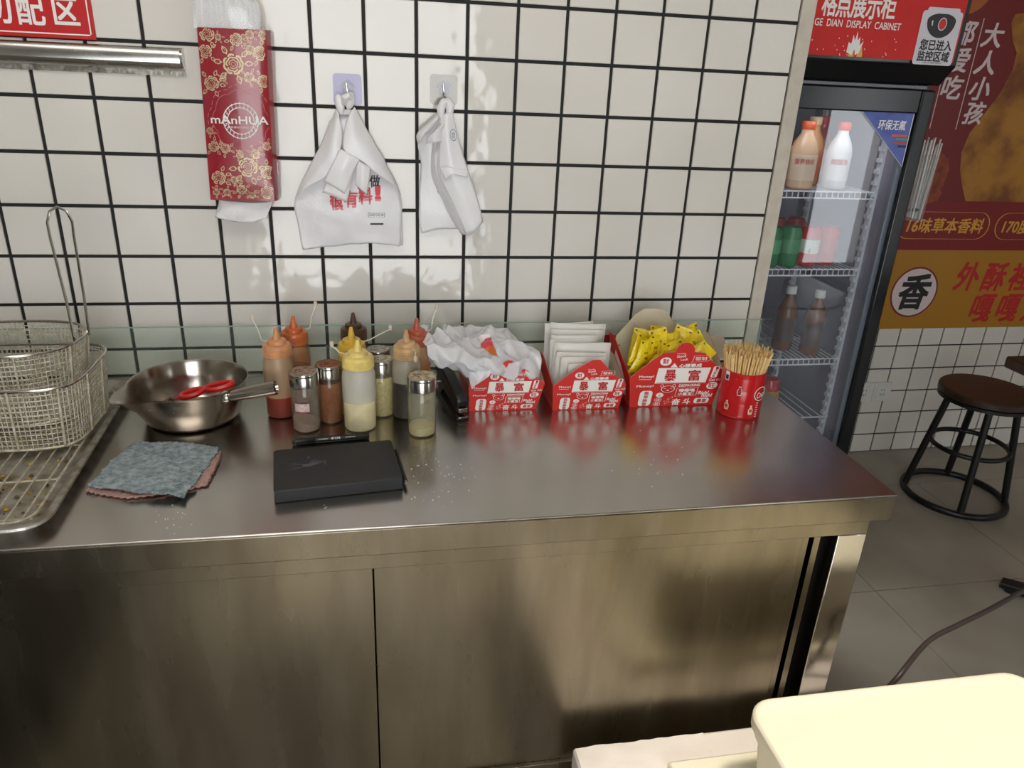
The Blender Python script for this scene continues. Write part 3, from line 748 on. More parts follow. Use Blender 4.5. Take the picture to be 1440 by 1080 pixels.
# ------------------------------------------------------------------ bottles and jars
def bottle(label, x, y, capc, bodyc, saucec, level, tether, H=.178, R=.029, stain=None):
    t = thing('squeeze_bottle', label, 'sauce bottle', (x, y, CT), 'squeeze bottles of sauce on the counter')
    key = '%d_%d_%d' % capc
    CAPM = mat('cap_'+key, capc, .35, sss=.2, vary=40, c2=tuple(int(a*.86) for a in capc))
    BODY = mat('bottle_film_'+'%d_%d_%d' % bodyc, bodyc, .28, alpha=.45)
    SAU = mat('sauce_'+'%d_%d_%d' % saucec, saucec, .4, vary=30, c2=tuple(int(a*.85) for a in saucec))
    c = (x, y, CT); hb = .128
    lv = .006+level*(hb-.02)
    mb = MB(); mb.lathe([(R*.9, .0008), (R, .004), (R, lv)], c, 32, mi=1, cap1=False); mb.lathe([(R, lv), (R, max(lv+.002, .1)), (R*.97, hb-.016), (R*.84, hb-.005), (R*.84, hb+.002)], c, 32, cap0=False, cap1=False)
    mb.build('body', [BODY, mat('wet_film_'+'%d_%d_%d' % bodyc, bodyc, .28, alpha=.05)], t)
    mb = MB(); mb.lathe([(R*.86, .0025), (R*.95, .006), (R*.95, lv), (R*.9, lv+.001)], c, 28); mb.build('sauce', SAU, t)
    if level < .8:   # thin smear left on the inside above the sauce
        MB().lathe([(R*.955, lv), (R*.955, hb-.018), (R*.80, hb-.007)], c, 28, cap0=False, cap1=False).build('sauce_film', mat('film_'+'%d_%d_%d' % saucec, tuple(int(a*.55+b*.45) for a, b in zip(saucec, bodyc)), .5, alpha=.3), t)
    mb = MB(); pr = [(R*.9, hb-.004)]
    for k in range(6): pr += [(R*.93, hb-.003+k*.003), (R*.9, hb-.0015+k*.003)]
    pr += [(R*.9, hb+.0155), (R*.83, hb+.0185), (R*.6, hb+.0195), (R*.58, hb+.026), (R*.5, hb+.0275)]
    mb.lathe(pr, c, 32); mb.build('cap', CAPM, t)
    hn = H-hb
    MB().lathe([(R*.27, hb+.027), (R*.24, hb+.03), (R*.11, H-.001), (R*.07, H)], c, 16).build('nozzle', CAPM, t)
    if tether:
        ang, ln, rise = tether; d = Vector((math.cos(ang), math.sin(ang), 0)); b = Vector(c)+Vector((0, 0, hb+.018))
        pts = [b+d*R*.8, b+d*(R+.006)+Vector((0, 0, .001)), b+d*(R+ln*.55)+Vector((0, 0, rise*.55)), b+d*(R+ln)+Vector((0, 0, rise))]
        st = MB().tube(pts, .0013, 6).build('tether', mat('clear_tether', (226, 220, 206), .35, alpha=.75), t)
        e = pts[-1]; MB().lathe([(.003, -.002), (.0036, 0), (.0036, .006), (.0024, .009)], tuple(e), 12).build('tip_cap', mat('tip_cap_plastic', (222, 206, 184), .35, alpha=.85), st)
    return t
bottle('squeeze bottle with orange cap and red sauce at the bottom beside the dipper', .522, -.228, (216, 152, 104), (206, 178, 140), (140, 30, 20), .36, (2.6, .022, .04))
bottle('squeeze bottle with deep orange cap and red sauce in the rear left', .547, -.158, (200, 104, 48), (198, 138, 84), (150, 50, 24), .62, (.6, .022, .045))
bottle('squeeze bottle with dark brown cap at the rear behind the yellow one', .662, -.138, (84, 56, 36), (104, 74, 52), (60, 36, 24), .85, None)
bottle('squeeze bottle with bright yellow cap between the brown and the cream one', .660, -.232, (226, 184, 62), (222, 196, 112), (214, 170, 50), .8, (.35, .05, .018))
bottle('squeeze bottle with pale yellow cap half full of cream mayonnaise', .673, -.300, (240, 214, 128), (222, 220, 212), (242, 228, 178), .5, (2.75, .02, .012), H=.176, R=.031)
bottle('squeeze bottle with tan cap and black sauce next to the stapler', .763, -.253, (204, 166, 118), (206, 196, 174), (22, 19, 21), .66, (5.2, .004, -.02))
bottle('squeeze bottle with reddish cap and orange sauce partly hidden by the crumpled bag', .787, -.180, (192, 96, 70), (214, 160, 110), (206, 132, 70), .7, (.55, .02, .045))

GLASSJ = glass('jar_glass', (250, 251, 248), .06, (210, 206, 190), .03, 1.1)
def jar(label, x, y, powc, powc2, level, R=.0262, H=.118, dust=None, lidtop=(190, 180, 160), labelled=False, slope=0):
    t = thing('shaker_jar', label, 'spice shaker', (x, y, CT), 'glass spice shakers with steel lids')
    c = (x, y, CT); hb = H-.03
    MB().lathe([(R*.9, .0008), (R*.98, .004), (R*.98, hb), (R*.9, hb+.006)], c, 32, cap1=False).build('glass_body', GLASSJ, t)
    PM = mat('powder_%d_%d_%d' % powc, powc, .9, vary=160, c2=powc2, bump=(300, .3))
    lv = .006+level*(hb-.008); n = 28
    mb = MB(); mb.lathe([(R*.86, .0035), (R*.91, .006), (R*.91, lv)], c, n, cap1=True)
    for i, v in enumerate(mb.v):
        if i >= 2*n: v.z += slope*(v.x-x)
    mb.build('powder', PM, t)
    if dust: MB().lathe([(R*.935, .006), (R*.935, hb)], c, 28, cap0=False, cap1=False).build('dust_film', mat('dust_%d_%d_%d' % dust[0], dust[0], .9, alpha=dust[1]), t)
    ld = MB(); ld.lathe([(R*.98, hb+.003), (R*1.02, hb+.004), (R*1.02, hb+.022), (R*1.0, hb+.0235), (R*1.02, hb+.025), (R*1.02, H-.003), (R*.97, H-.0005), (R*.9, H)], c, 36, cap1=False)
    lid = ld.build('lid', CHROME, t)
    MB().lathe([(R*.92, H-.0004), (R*.6, H+.0002), (.0005, H+.0004)], c, 28, cap0=False, cap1=False).build('lid_top', mat('lidtop_%d_%d_%d' % lidtop, lidtop, .5, .35, vary=110, c2=tuple(int(a*.72) for a in lidtop), ramp=(.42, .58)), lid)
    mb = MB()
    for k in range(5):
        a = k*1.2566; mb.lathe([(.0016, 0), (.0016, .0003)], (x-.008+.006*math.cos(a), y-.002+.006*math.sin(a), CT+H+.0003), 8)
    mb.build('shaker_hole', BLACKM, lid)
    if labelled:
        vs = []; n = 10
        for i in range(n+1):
            a = math.radians(-128+58*i/n)
            for z in (.046, .062): vs.append((x+(R+.0004)*math.cos(a), y+(R+.0004)*math.sin(a), CT+z))
        MB().add(vs, [(2*i, 2*i+2, 2*i+3, 2*i+1) for i in range(n)], 0, True).build('paper_label', mat('shaker_label', (208, 202, 196), .6, vary=200, c2=(182, 150, 146)), t, label='small white label with a thin red border')
        for z in (.0455, .0625): 
            vs = []
            for i in range(n+1):
                a = math.radians(-128+58*i/n)
                for q in (z-.0007, z+.0007): vs.append((x+(R+.0008)*math.cos(a), y+(R+.0008)*math.sin(a), CT+q))
            MB().add(vs, [(2*i, 2*i+2, 2*i+3, 2*i+1) for i in range(n)], 0, True).build('label_border', RED, t)
    return t
jar('glass shaker with white label and a little pinkish powder at the bottom', .574, -.297, (186, 158, 138), (160, 128, 110), .17, R=.0265, dust=((150, 126, 112), .35), lidtop=(168, 140, 116), labelled=True, slope=-.3)
jar('glass shaker full of orange chilli powder with orange dusted lid', .617, -.264, (150, 84, 30), (126, 66, 22), .96, R=.0242, lidtop=(158, 84, 36))
jar('glass shaker full of pale powder partly hidden behind the cream bottle', .7155, -.243, (206, 190, 140), (188, 168, 112), .97, R=.024, lidtop=(196, 186, 160))
jar('glass shaker standing rearmost with only its steel lid showing', .709, -.186, (200, 184, 150), (180, 164, 130), .9, R=.024, lidtop=(182, 176, 160))
jar('nearly empty glass shaker with beige dusted lid standing foremost by the stapler', .787, -.335, (206, 192, 140), (190, 172, 120), .16, R=.0268, dust=((206, 202, 168), .22), lidtop=(208, 190, 150), slope=.12)

# ------------------------------------------------------------------ pen, notebook, stapler
def pen():
    a = PZ(411, 622, CT+.006); b = PZ(519, 613, CT+.006); a.z = b.z = CT+.0062
    t = thing('marker_pen', 'black marker pen with white print lying behind the notebook', 'pen', tuple((a+b)/2))
    d = (b-a); L_ = d.length; M = Matrix.Translation(a) @ d.to_track_quat('Z', 'Y').to_matrix().to_4x4()
    MB(M).lathe([(.004, .0), (.0046, .0008), (.0046, .006), (.0062, .0065), (.0062, .04), (.0058, .0405)], n=20).build('cap', BLACK, t)
    MB(M).lathe([(.0056, .0406), (.0058, .042), (.0058, L_-.004), (.0048, L_), (.002, L_+.0005)], n=20).build('barrel', BLACK, t)
    ang = math.atan2(d.y, d.x); mid = (a+b)/2
    mb = text_mb([('速干记号笔', 0.0, 0, .016, .0046, .02), ('MARKER PEN', .026, 0, .018, .0022, 0), ('OIL BASED', -.022, 0, .016, .0022, 0)])
    Mx = Matrix.Translation(mid+Vector((.008, 0, 0))) @ Matrix.Rotation(ang, 4, 'Z') @ Matrix.Translation((0, -.0046, .0040)) @ Matrix.Rotation(math.radians(-48), 4, 'X')
    move(mb, Mx).build('lettering', WHITE, t)
pen()
def notebook():
    A, B, C_, D = (PZ(u, v, CT+.022) for u, v in ((383, 635), (549, 617), (568, 673), (386, 689)))
    cen = (A+B+C_+D)/4; ex = ((B+C_)/2-(A+D)/2); ey = ((A+B)/2-(D+C_)/2); wd, dp = ex.length, ey.length; an = math.atan2(ex.y, ex.x)
    t = thing('notebook', 'thick black notebook with a faint grey deer emblem on its cover', 'notebook', (cen.x, cen.y, CT))
    M = Matrix.Translation((cen.x, cen.y, CT)) @ Matrix.Rotation(an, 4, 'Z')
    COV = mat('black_leatherette', (26, 26, 28), .5, bump=(300, .06), vary=30, c2=(32, 32, 34))
    def slab(x0, x1, y0, y1, z0, z1, r):
        P = rrect((x0+x1)/2, (y0+y1)/2, x1-x0, y1-y0, r); return MB(M).extrude([(p[0], p[1], z0) for p in P], (0, 0, z1-z0))
    slab(-wd/2, wd/2, -dp/2, dp/2, .0195, .022, .006).build('front_cover', COV, t, bevel=.0008)
    slab(-wd/2, wd/2, -dp/2, dp/2, .0002, .0026, .006).build('back_cover', COV, t, bevel=.0008)
    MB(M).box(-wd/2+.003, wd/2-.004, -dp/2+.0025, dp/2-.004, .0026, .0195).build('page_block', mat('dark_pages', (34, 33, 34), .7), t)
    MB(M).box(-wd/2+.001, wd/2-.001, -dp/2-.0005, -dp/2+.0025, .001, .0212).build('spine', COV, t, bevel=.001)
    # emblem: antlered head of thin strokes with wings, and a line of lettering
    mb = MB(M); z = .0223
    def stroke(pts, w0):
        pts = [Vector((p[0], p[1], 0)) for p in pts]; vs = []
        for i, p in enumerate(pts):
            a = pts[max(i-1, 0)]; b = pts[min(i+1, len(pts)-1)]; d = (b-a).normalized(); nrm = Vector((-d.y, d.x, 0)); ww = w0*(1-.8*i/(len(pts)-1))
            vs += [(*(p+nrm*ww).xy, z), (*(p-nrm*ww).xy, z)]
        mb.add(vs, [(2*i, 2*i+1, 2*i+3, 2*i+2) for i in range(len(pts)-1)])
    ox, oy = -.052, .004
    for s in (1, -1):
        stroke([(ox, oy+.002*s), (ox-.012, oy+.008*s), (ox-.03, oy+.014*s)], .0007)
        stroke([(ox-.008, oy+.006*s), (ox-.02, oy+.004*s), (ox-.026, oy+.007*s)], .0005)
        stroke([(ox-.014, oy+.009*s), (ox-.018, oy+.015*s)], .0005)
    stroke([(ox-.002, oy), (ox+.02, oy)], .0042)
    for k in range(5): stroke([(ox+.006+.003*k, oy), (ox+.016+.004*k, oy+.016-.002*k), (ox+.02+.004*k, oy+.018-.004*k)], .0011)
    for k in range(3): stroke([(ox+.004+.003*k, oy), (ox+.006+.004*k, oy-.009+.001*k)], .0009)
    tm = text_mb([('MOOSE', 0, 0, .016, .004)])
    mb.add([(ox+.034-v.z, oy+.004+v.x, z) for v in tm.v], tm.f)
    mb.add([(ox+.008+.0022*math.cos(q), oy+.027+.0022*math.sin(q), z) for q in [i*.7 for i in range(9)]], [tuple(range(9))])
    mb.build('emblem', mat('grey_deboss', (104, 107, 112), .5), t)
    # pen loop with a slim pen on the short side
    MB(M).box(wd/2-.002, wd/2+.0012, -.03, .012, .006, .016).build('pen_loop', BLACK, t)
    p = thing('slim_pen', 'slim black pen tucked along the short side of the notebook', 'pen', tuple(M @ Vector((wd/2+.005, 0, .01))))
    MB(M).tube([(wd/2+.0052, -.062, .011), (wd/2+.0052, .045, .011)], .0036, 12).build('barrel', BLACK, p)
    MB(M).tube([(wd/2+.0052, -.068, .011), (wd/2+.0052, -.0622, .011)], .0026, 10).build('push_button', CHROME, p)
notebook()

def stapler():
    fr = PZ(650, 590, CT); bk = PZ(616, 545, CT); fr.z = bk.z = CT
    bk = fr+(bk-fr).normalized()*.15
    t = thing('stapler', 'black metal stapler angled between the shaker and the first red carton', 'stapler', tuple((fr+bk)/2))
    d = (bk-fr); ang = math.atan2(d.y, d.x); M = Matrix.Translation(fr) @ Matrix.Rotation(ang, 4, 'Z')
    w_ = .013
    MB(M).extrude([(x, -w_, z) for x, z in ((-.004, 0), (.15, 0), (.15, .008), (.12, .01), (.03, .006), (-.004, .005))], (0, 2*w_, 0)).build('base', BLACK, t, bevel=.0015)
    MB(M).extrude([(x, -.010, z) for x, z in ((.002, .016), (.004, .025), (.1, .04), (.145, .045), (.148, .03), (.13, .01), (.118, .01), (.1, .028))], (0, .02, 0)).build('magazine', mat('dark_metal', (60, 60, 62), .3, .9), t, bevel=.001)
    arm = [(.0, .026), (-.001, .042), (.006, .05), (.03, .054), (.08, .066), (.12, .073), (.146, .074), (.152, .066), (.15, .048), (.1, .043), (.05, .034)]
    MB(M).extrude([(x, -w_+.0005, z) for x, z in arm], (0, 2*w_-.001, 0)).build('top_arm', BLACK, t, bevel=.004)
    MB(M).box(-.006, .01, -.009, .009, .0175, .026).build('staple_head', CHROME, t, bevel=.001)
    MB(M).box(-.007, .012, -.0095, .0095, .0052, .0085).build('anvil_plate', CHROME, t, bevel=.0008)
    MB(M).tube([(.135, -.0145, .03), (.135, .0145, .03)], .003, 10).build('hinge_pin', CHROME, t)
    MB(M).tube([(.02, 0, .007), (.05, 0, .014), (.08, 0, .018), (.1, 0, .022)], .0014, 6).build('return_spring', CHROME, t)
stapler()

def grains():
    rng = random.Random(21); mb = MB()
    for k in range(150):
        u, v, r = rng.choice(((450, 700, 40), (520, 690, 50), (560, 650, 40), (610, 690, 60), (640, 660, 50), (240, 730, 60), (900, 650, 90)))
        p = PZ(u+rng.gauss(0, r*.5), v+rng.gauss(0, r*.22), CT); sz = rng.uniform(.0003, .0011)
        if p.y < -.635 or (.52 < p.x < .76 and -.57 < p.y < -.38) or (.22 < p.x < .45 and p.y > -.55): continue
        mb.lathe([(sz, 0), (sz*.8, sz*.6), (sz*.2, sz)], (p.x, p.y, CT+.0001), 5, smooth=False)
    o = mb.build('salt_grains', WHITE, None, origin=(.7, -.55, CT)); o['kind'] = 'stuff'; o['label'] = 'tiny pale grains of seasoning spilt on the worktop'; o['category'] = 'grains'
grains()

# ------------------------------------------------------------------ red cartons
REDT = mat('red_ink', (188, 30, 28), .45); WHT = mat('white_ink', (236, 232, 226), .45)
def carton_print(t, xl, w_, y, hscale=1., full=True):
    """flat print on the front panel; unit = base width, measured from the panel's lower left corner"""
    U = lambda X: xl+(X-170)/800*w_
    V = lambda Y: CT+(950-Y)/800*w_*hscale
    K = w_/800
    wm = MB(); rm = MB(); y1 = y-.0006; y2 = y-.0010
    def wt(s, x, yy, wd, ht, b=.02, sh=0, rot=0):
        tm = text_mb([(s, U(x), V(yy), wd*K, ht*K*hscale, b, sh, rot)]); wm.add([(v.x, y1+v.y, v.z) for v in tm.v], tm.f)
    def rt(s, x, yy, wd, ht, b=.02, sh=0, rot=0):
        tm = text_mb([(s, U(x), V(yy), wd*K, ht*K*hscale, b, sh, rot)]); rm.add([(v.x, y2+v.y, v.z) for v in tm.v], tm.f)
    wm.add([(U(x), y1, V(q)) for x, q in ((400, 572), (905, 578), (868, 728), (378, 722))], [(0, 1, 2, 3)])
    rm.add([(U(x), y2, V(q)) for x, q in ((395, 713), (865, 719), (864, 723), (394, 717))], [(0, 1, 2, 3)])
    rt('暴', 520, 645, 108, 108, .022); rt('富', 750, 650, 112, 104, .022)
    wt('心想事成', 702, 553, 215, 32, .03); wm.add([(U(x), y1, V(q)) for x, q in ((510, 568), (580, 568), (545, 527))], [(0, 1, 2)])
    disc(wm, U(460), V(510), 54*K, 40*K*hscale, y1); rt('财', 460, 508, 56, 50, .02)
    if full: wt('Lucky', 600, 438, 80, 18, .01)
    wt('Good', 602, 462, 84, 24, .02, 0, .08); wt('Luck', 634, 494, 70, 22, .01, 0, .08)
    outline(wm, [(U(a), V(b)) for a, b in ((725, 462), (880, 458), (884, 500), (862, 518), (742, 522), (700, 528), (715, 510))], .0009, y1); wt('發财', 796, 490, 118, 34, .01)
    wt('Money!', 294, 655, 140, 30, .015); wm.add([(U(x), y1, V(q)) for x, q in ((225, 676), (340, 680), (340, 684), (225, 680))], [(0, 1, 2, 3)])
    wt('Money!', 290, 748, 160, 28, .015)
    flat(wm, rrect(U(305), V(866), 120*K, 150*K*hscale, 32*K, 5, .12), y1)
    for k, ch in enumerate('萬事勝意'): rt(ch, 312-4*k, 815+36*k, 46, 32, .01)
    for k, (x, q, ch) in enumerate(((442, 838, '土'), (430, 886, '进'), (420, 926, '财'))):
        if k == 0: disc(wm, U(x), V(q), 36*K, 24*K, y1, 18); rt(ch, x, q, 26, 22, .01)
        else: disc(wm, U(x), V(q), 34*K, 20*K, y1, 18, 0, .86); wt(ch, x, q, 34, 22, .02)
    # smiling bear line drawing
    disc(wm, U(513), V(780), 66*K, 34*K*hscale, y1, 24, 0, .9)
    for sx in (-1, 1):
        disc(wm, U(513+58*sx), V(748), 17*K, 15*K, y1, 14, 0, .72)
        wm.add([(U(513+30*sx+a), y1, V(776+b)) for a, b in ((-14, 2), (0, -6), (14, 2), (0, -1))], [(0, 1, 2, 3)])
    disc(wm, U(513), V(792), 12*K, 6*K, y1, 10)
    wt('DSDPACKING', 718, 748, 205, 22, .03, .1)
    outline(wm, [(U(a), V(b)) for a, b in ((600, 772), (810, 768), (796, 852), (586, 856))], .0011, y1)
    wt('嘟嘟嘿', 700, 797, 150, 30, .03); wt('小富宝！', 692, 832, 150, 30, .03)
    wt('Rich!', 864, 825, 104, 30, .03, .2); wt('Rich!', 902, 852, 104, 30, .03, .2)
    wt('奋', 605, 910, 82, 62, .025, .1); wt('斗', 708, 908, 72, 58, .025, .1)
    for (x, q) in ((515, 893), (520, 915), (548, 868)): outline(wm, [(U(x+a), V(q+b)) for a, b in ((-28, 6), (18, -14), (26, 0), (-20, 16))], .0008, y1)
    flat(wm, rrect(U(855), V(905), 146*K, 54*K*hscale, 24*K, 5, .2), y1); rt('暴富', 856, 905, 96, 36, .02, .1)
    disc(wm, U(940), V(757), 55*K, 34*K*hscale, y1, 22, .15); rt('旺', 938, 757, 62, 44, .02)
    flat(wm, rrect(U(952), V(622), 62*K, 110*K*hscale, 14*K, 4, .22), y1)
    for k, ch in enumerate('一夜暴富'): rt(ch, 965-9*k, 585+25*k, 26, 22, .01)
    wt('Get rich', 965, 698, 125, 28, .01, 0, .06)
    wm.build('white_print', WHT, t); rm.build('red_print', REDT, t)

def carton(label, xl, xr, yf, xtl, xtr, hl, hr, top, depth, back_top, lean, print_h=1., left_h=.07, full=True):
    """top: outline of the front panel between its upper corners, in world x,z"""
    t = thing('snack_carton', label, 'carton', ((xl+xr)/2, yf+depth/2, CT), 'red printed snack cartons on the counter')
    th = .0014
    poly = [(xl, CT), (xr, CT), (xtr, hr)]+top+[(xtl, hl)]
    MB().extrude([(x, yf, z) for x, z in poly], (0, th, 0), 0, 1).build('front_panel', [CARD, KRAFT], t)
    yb = yf+depth; bx0, bx1 = xl-.004, xr+.006
    MB().extrude([(x, yb, z) for x, z in [(bx0+.004, CT), (bx1-.006, CT)]+back_top], (0, th, 0), 1).build('back_panel', [CARD, KRAFT], t)
    for s, xb, xt, hh, lx in ((-1, xl, xtl, hl, -lean), (1, xr, xtr, hr, lean*.9)):
        P = [Vector((xb, yf+th, CT)), Vector((xb, yb, CT)), Vector((xt+lx, yb-.004, CT+left_h)), Vector((xt+lx*.8, yb-.03, CT+left_h)), Vector((xt, yf+th, hh))]
        v = Vector((-.0012*s, 0, 0))
        mb = MB(); mb.add(P+[p+v for p in P], [(0, 1, 2, 3, 4), (5, 6, 7, 8, 9)]+[(k, (k+1) % 5, 5+(k+1) % 5, 5+k) for k in range(5)]); 
        mb.mi[-7] = 0; mb.mi[-6] = 1
        mb.build('side_panel', [CARD, KRAFT], t)
    MB().box(xl, xr, yf+th, yb, CT+.0004, CT+.0016).build('bottom_panel', KRAFT, t)
    carton_print(t, xl, xr-xl, yf, print_h, full)
    return t
def arch(cx, cz, rx, rz, n=9): return [(cx+rx*math.cos(math.pi*k/n), cz+rz*math.sin(math.pi*k/n)) for k in range(n+1)]
carton('red printed carton stuffed with crumpled white bags beside the stapler', .888, 1.026, -.246, .886, 1.042, .859, .857,
       [(1.004, .886), (.985, .896)]+arch(.966, .897, .014, .012)+[(.94, .896), (.922, .886)], .125, [(1.04, .88), (.88, .88)], .012, .98, .062)
c2 = carton('red printed carton in the middle filled with upright white paper sleeves', 1.060, 1.201, -.255, 1.057, 1.211, .854, .852,
       [(1.176, .884), (1.152, .909)]+[(1.136, .909), (1.108, .893), (1.082, .874)], .125, [(1.20, .88), (1.06, .88)], .002, .98, .085)
carton('wide open red carton full of yellow sachets next to the red can', 1.227, 1.411, -.253, 1.220, 1.429, .867, .874,
       [(1.40, .895), (1.378, .918), (1.358, .92)]+arch(1.334, .921, .021, .021)+[(1.305, .921), (1.287, .92), (1.262, .902)], .14,
       [(1.42, .90), (1.372, .924), (1.345, .962), (1.325, .972), (1.29, .972), (1.27, .96), (1.23, .91)], .008, 1.0, .122)
# white rounded label on the open carton's side, turned-up right flap
o3 = [o for o in bpy.data.objects if o.name.startswith('snack_carton')][-1]
FLP = [PY(u, v, -.11) for u, v in ((985, 488), (1000, 474), (1014, 470), (1020, 478), (1022, 505))]
MB().extrude(FLP, (0, .0014, 0)).build('right_flap', KRAFT, o3)
sv = [Vector((1.2225, -.235, .845)), Vector((1.2245, -.235, .82)), Vector((1.2245, -.16, .81)), Vector((1.219, -.15, .86)), Vector((1.2155, -.17, .9)), Vector((1.2185, -.2, .88))]
MB().add([p+Vector((-.0035, 0, 0)) for p in sv], [tuple(range(6))]).build('side_label', WHT, o3)

def crumpled():
    t = thing('crumpled_bag_bundle', 'crumpled translucent white plastic bags with red and orange print bulging from the carton', 'plastic bag', (.96, -.18, CT+.06))
    q = lambda u, v, y: PY(u, v, y)
    FILM = mat('thin_white_film', (228, 227, 230), .22, alpha=.8, bump=(70, .15))
    FS = MB(); FS.patch([[q(612, 470, -.19), q(640, 460, -.14), q(672, 466, -.12), q(700, 462, -.13), q(722, 474, -.16)],
                [q(596, 478, -.23), q(632, 480, -.2), q(668, 482, -.17), q(700, 478, -.18), q(738, 487, -.19)],
                [q(600, 487, -.25), q(640, 492, -.25), q(678, 500, -.22), q(715, 495, -.22), q(757, 496, -.2)],
                [q(606, 505, -.245), q(648, 508, -.262), q(690, 517, -.262), q(728, 512, -.258), q(762, 520, -.235)],
                [q(608, 512, -.235), q(655, 530, -.252), q(692, 530, -.256), q(735, 528, -.255), q(760, 534, -.25)]], 48, 56, .02, 17, 3, smooth=False, ridge=True).build('front_sheet', FILM, t)
    MB().patch([[q(640, 470, -.12), q(675, 462, -.1), q(712, 464, -.1), q(740, 485, -.12)],
                [q(640, 490, -.14), q(680, 495, -.12), q(715, 490, -.13), q(748, 497, -.14)],
                [q(650, 520, -.16), q(690, 525, -.15), q(720, 525, -.15), q(755, 520, -.16)]], 36, 40, .018, 18, 8, smooth=False, ridge=True).build('rear_sheet', FILM, t)
    MB().patch([[q(648, 500, -.258), q(665, 512, -.263), q(690, 520, -.266)], [q(655, 520, -.262), q(668, 528, -.266), q(686, 533, -.268)], [q(659, 537, -.255), q(664, 545, -.262), q(668, 538, -.262)]], 16, 18, .006, 30, 5, smooth=False, ridge=True).build('corner_sheet', FILM, t)
    RO = mat('red_film_print', (222, 60, 76), .35); ORG = mat('orange_film_print', (220, 112, 44), .35)
    def pr(pts, m_, nm, y):
        print_on(FS, pts, .0012+(y+.272)*-1, .8).build(nm, m_, t)
    pr([(676, 483), (681, 480), (683, 476), (690, 474), (693, 483), (694, 485), (681, 490), (676, 488)], RO, 'red_print', -.272)
    pr([(681, 490), (694, 485), (700, 500), (697, 500), (690, 498)], ORG, 'orange_print', -.272)
    pr([(672, 474), (678, 470), (688, 470), (690, 474), (683, 476), (680, 480), (676, 480)], WHT, 'white_print', -.273)
crumpled()

PAPER = mat('white_paper', (226, 222, 216), .7, bump=(60, .06), vary=8, c2=(218, 214, 206))
rng = random.Random(11)
for k in range(9):   # paper sleeves standing in the middle carton
    f = k/8; y = -.236+.105*f; x0 = 1.068+.004*rng.random()-.004*f; wd = .122+rng.uniform(-.02, 0); h = .085+.062*f**.7+rng.uniform(-.005, .005); an = rng.uniform(-.03, .06)
    if k < 2: wd = .075+.02*k; x0 = 1.09-.014*k
    M = Matrix.Translation((x0+wd/2, y, CT+.004)) @ Matrix.Rotation(an, 4, 'Y') @ Matrix.Rotation(rng.uniform(-.08, .02), 4, 'X')
    mb = MB(M); mb.patch([[(-wd/2, 0, 0), (0, -.002, 0), (wd/2, 0, 0)], [(-wd/2, .001, h/2), (0, -.003, h/2), (wd/2, 0, h/2)], [(-wd/2, 0, h), (0, -.002, h), (wd/2, .001, h)]], 5, 5, .0015, 30, k)
    o = mb.build('paper_sleeve', PAPER, None, solid=.0016, origin=(x0+wd/2, y, CT+.003))
    tag(o, {0: 'small narrow paper slip with printed text foremost in the middle red carton', 1: 'second paper slip with printed text in the middle red carton'}.get(k, 'blank white paper sleeve standing upright in the middle red carton'), 'paper sleeve', 'paper sleeves in the carton')
    if k in (0, 1):
        its = [('NO.%d0%d' % (k+1, 7), 0, h-.012, .018, .0035), ] + [(s, -.006+.001*i, h-.022-.0065*i, .026-.003*i, .0032) for i, s in enumerate(('取餐号单', '小票', '香酥鸡'))]
        tm = text_mb(its); tm.v = [M @ Vector((v.x+.006, -.0055+v.y, v.z)) for v in tm.v]; tm.build('receipt_text', mat('receipt_grey', (96, 92, 96), .6), o)

rs = thing('paper_cup', 'dark red paper cup partly hidden between the two right cartons', 'cup', (1.236, -.065, CT))
MB().lathe([(.026, 0), (.033, .085), (.034, .087), (.0325, .088), (.025, .004)], (1.236, -.078, CT), 28, cap1=True).build('cup_wall', mat('dark_red', (140, 28, 30), .45), rs)
MB().tube([(1.236+.0345*math.cos(a*.2618), -.078+.0345*math.sin(a*.2618), CT+.088) for a in range(24)], .0016, 6, closed=True).build('rolled_rim', MATS['dark_red'], rs)

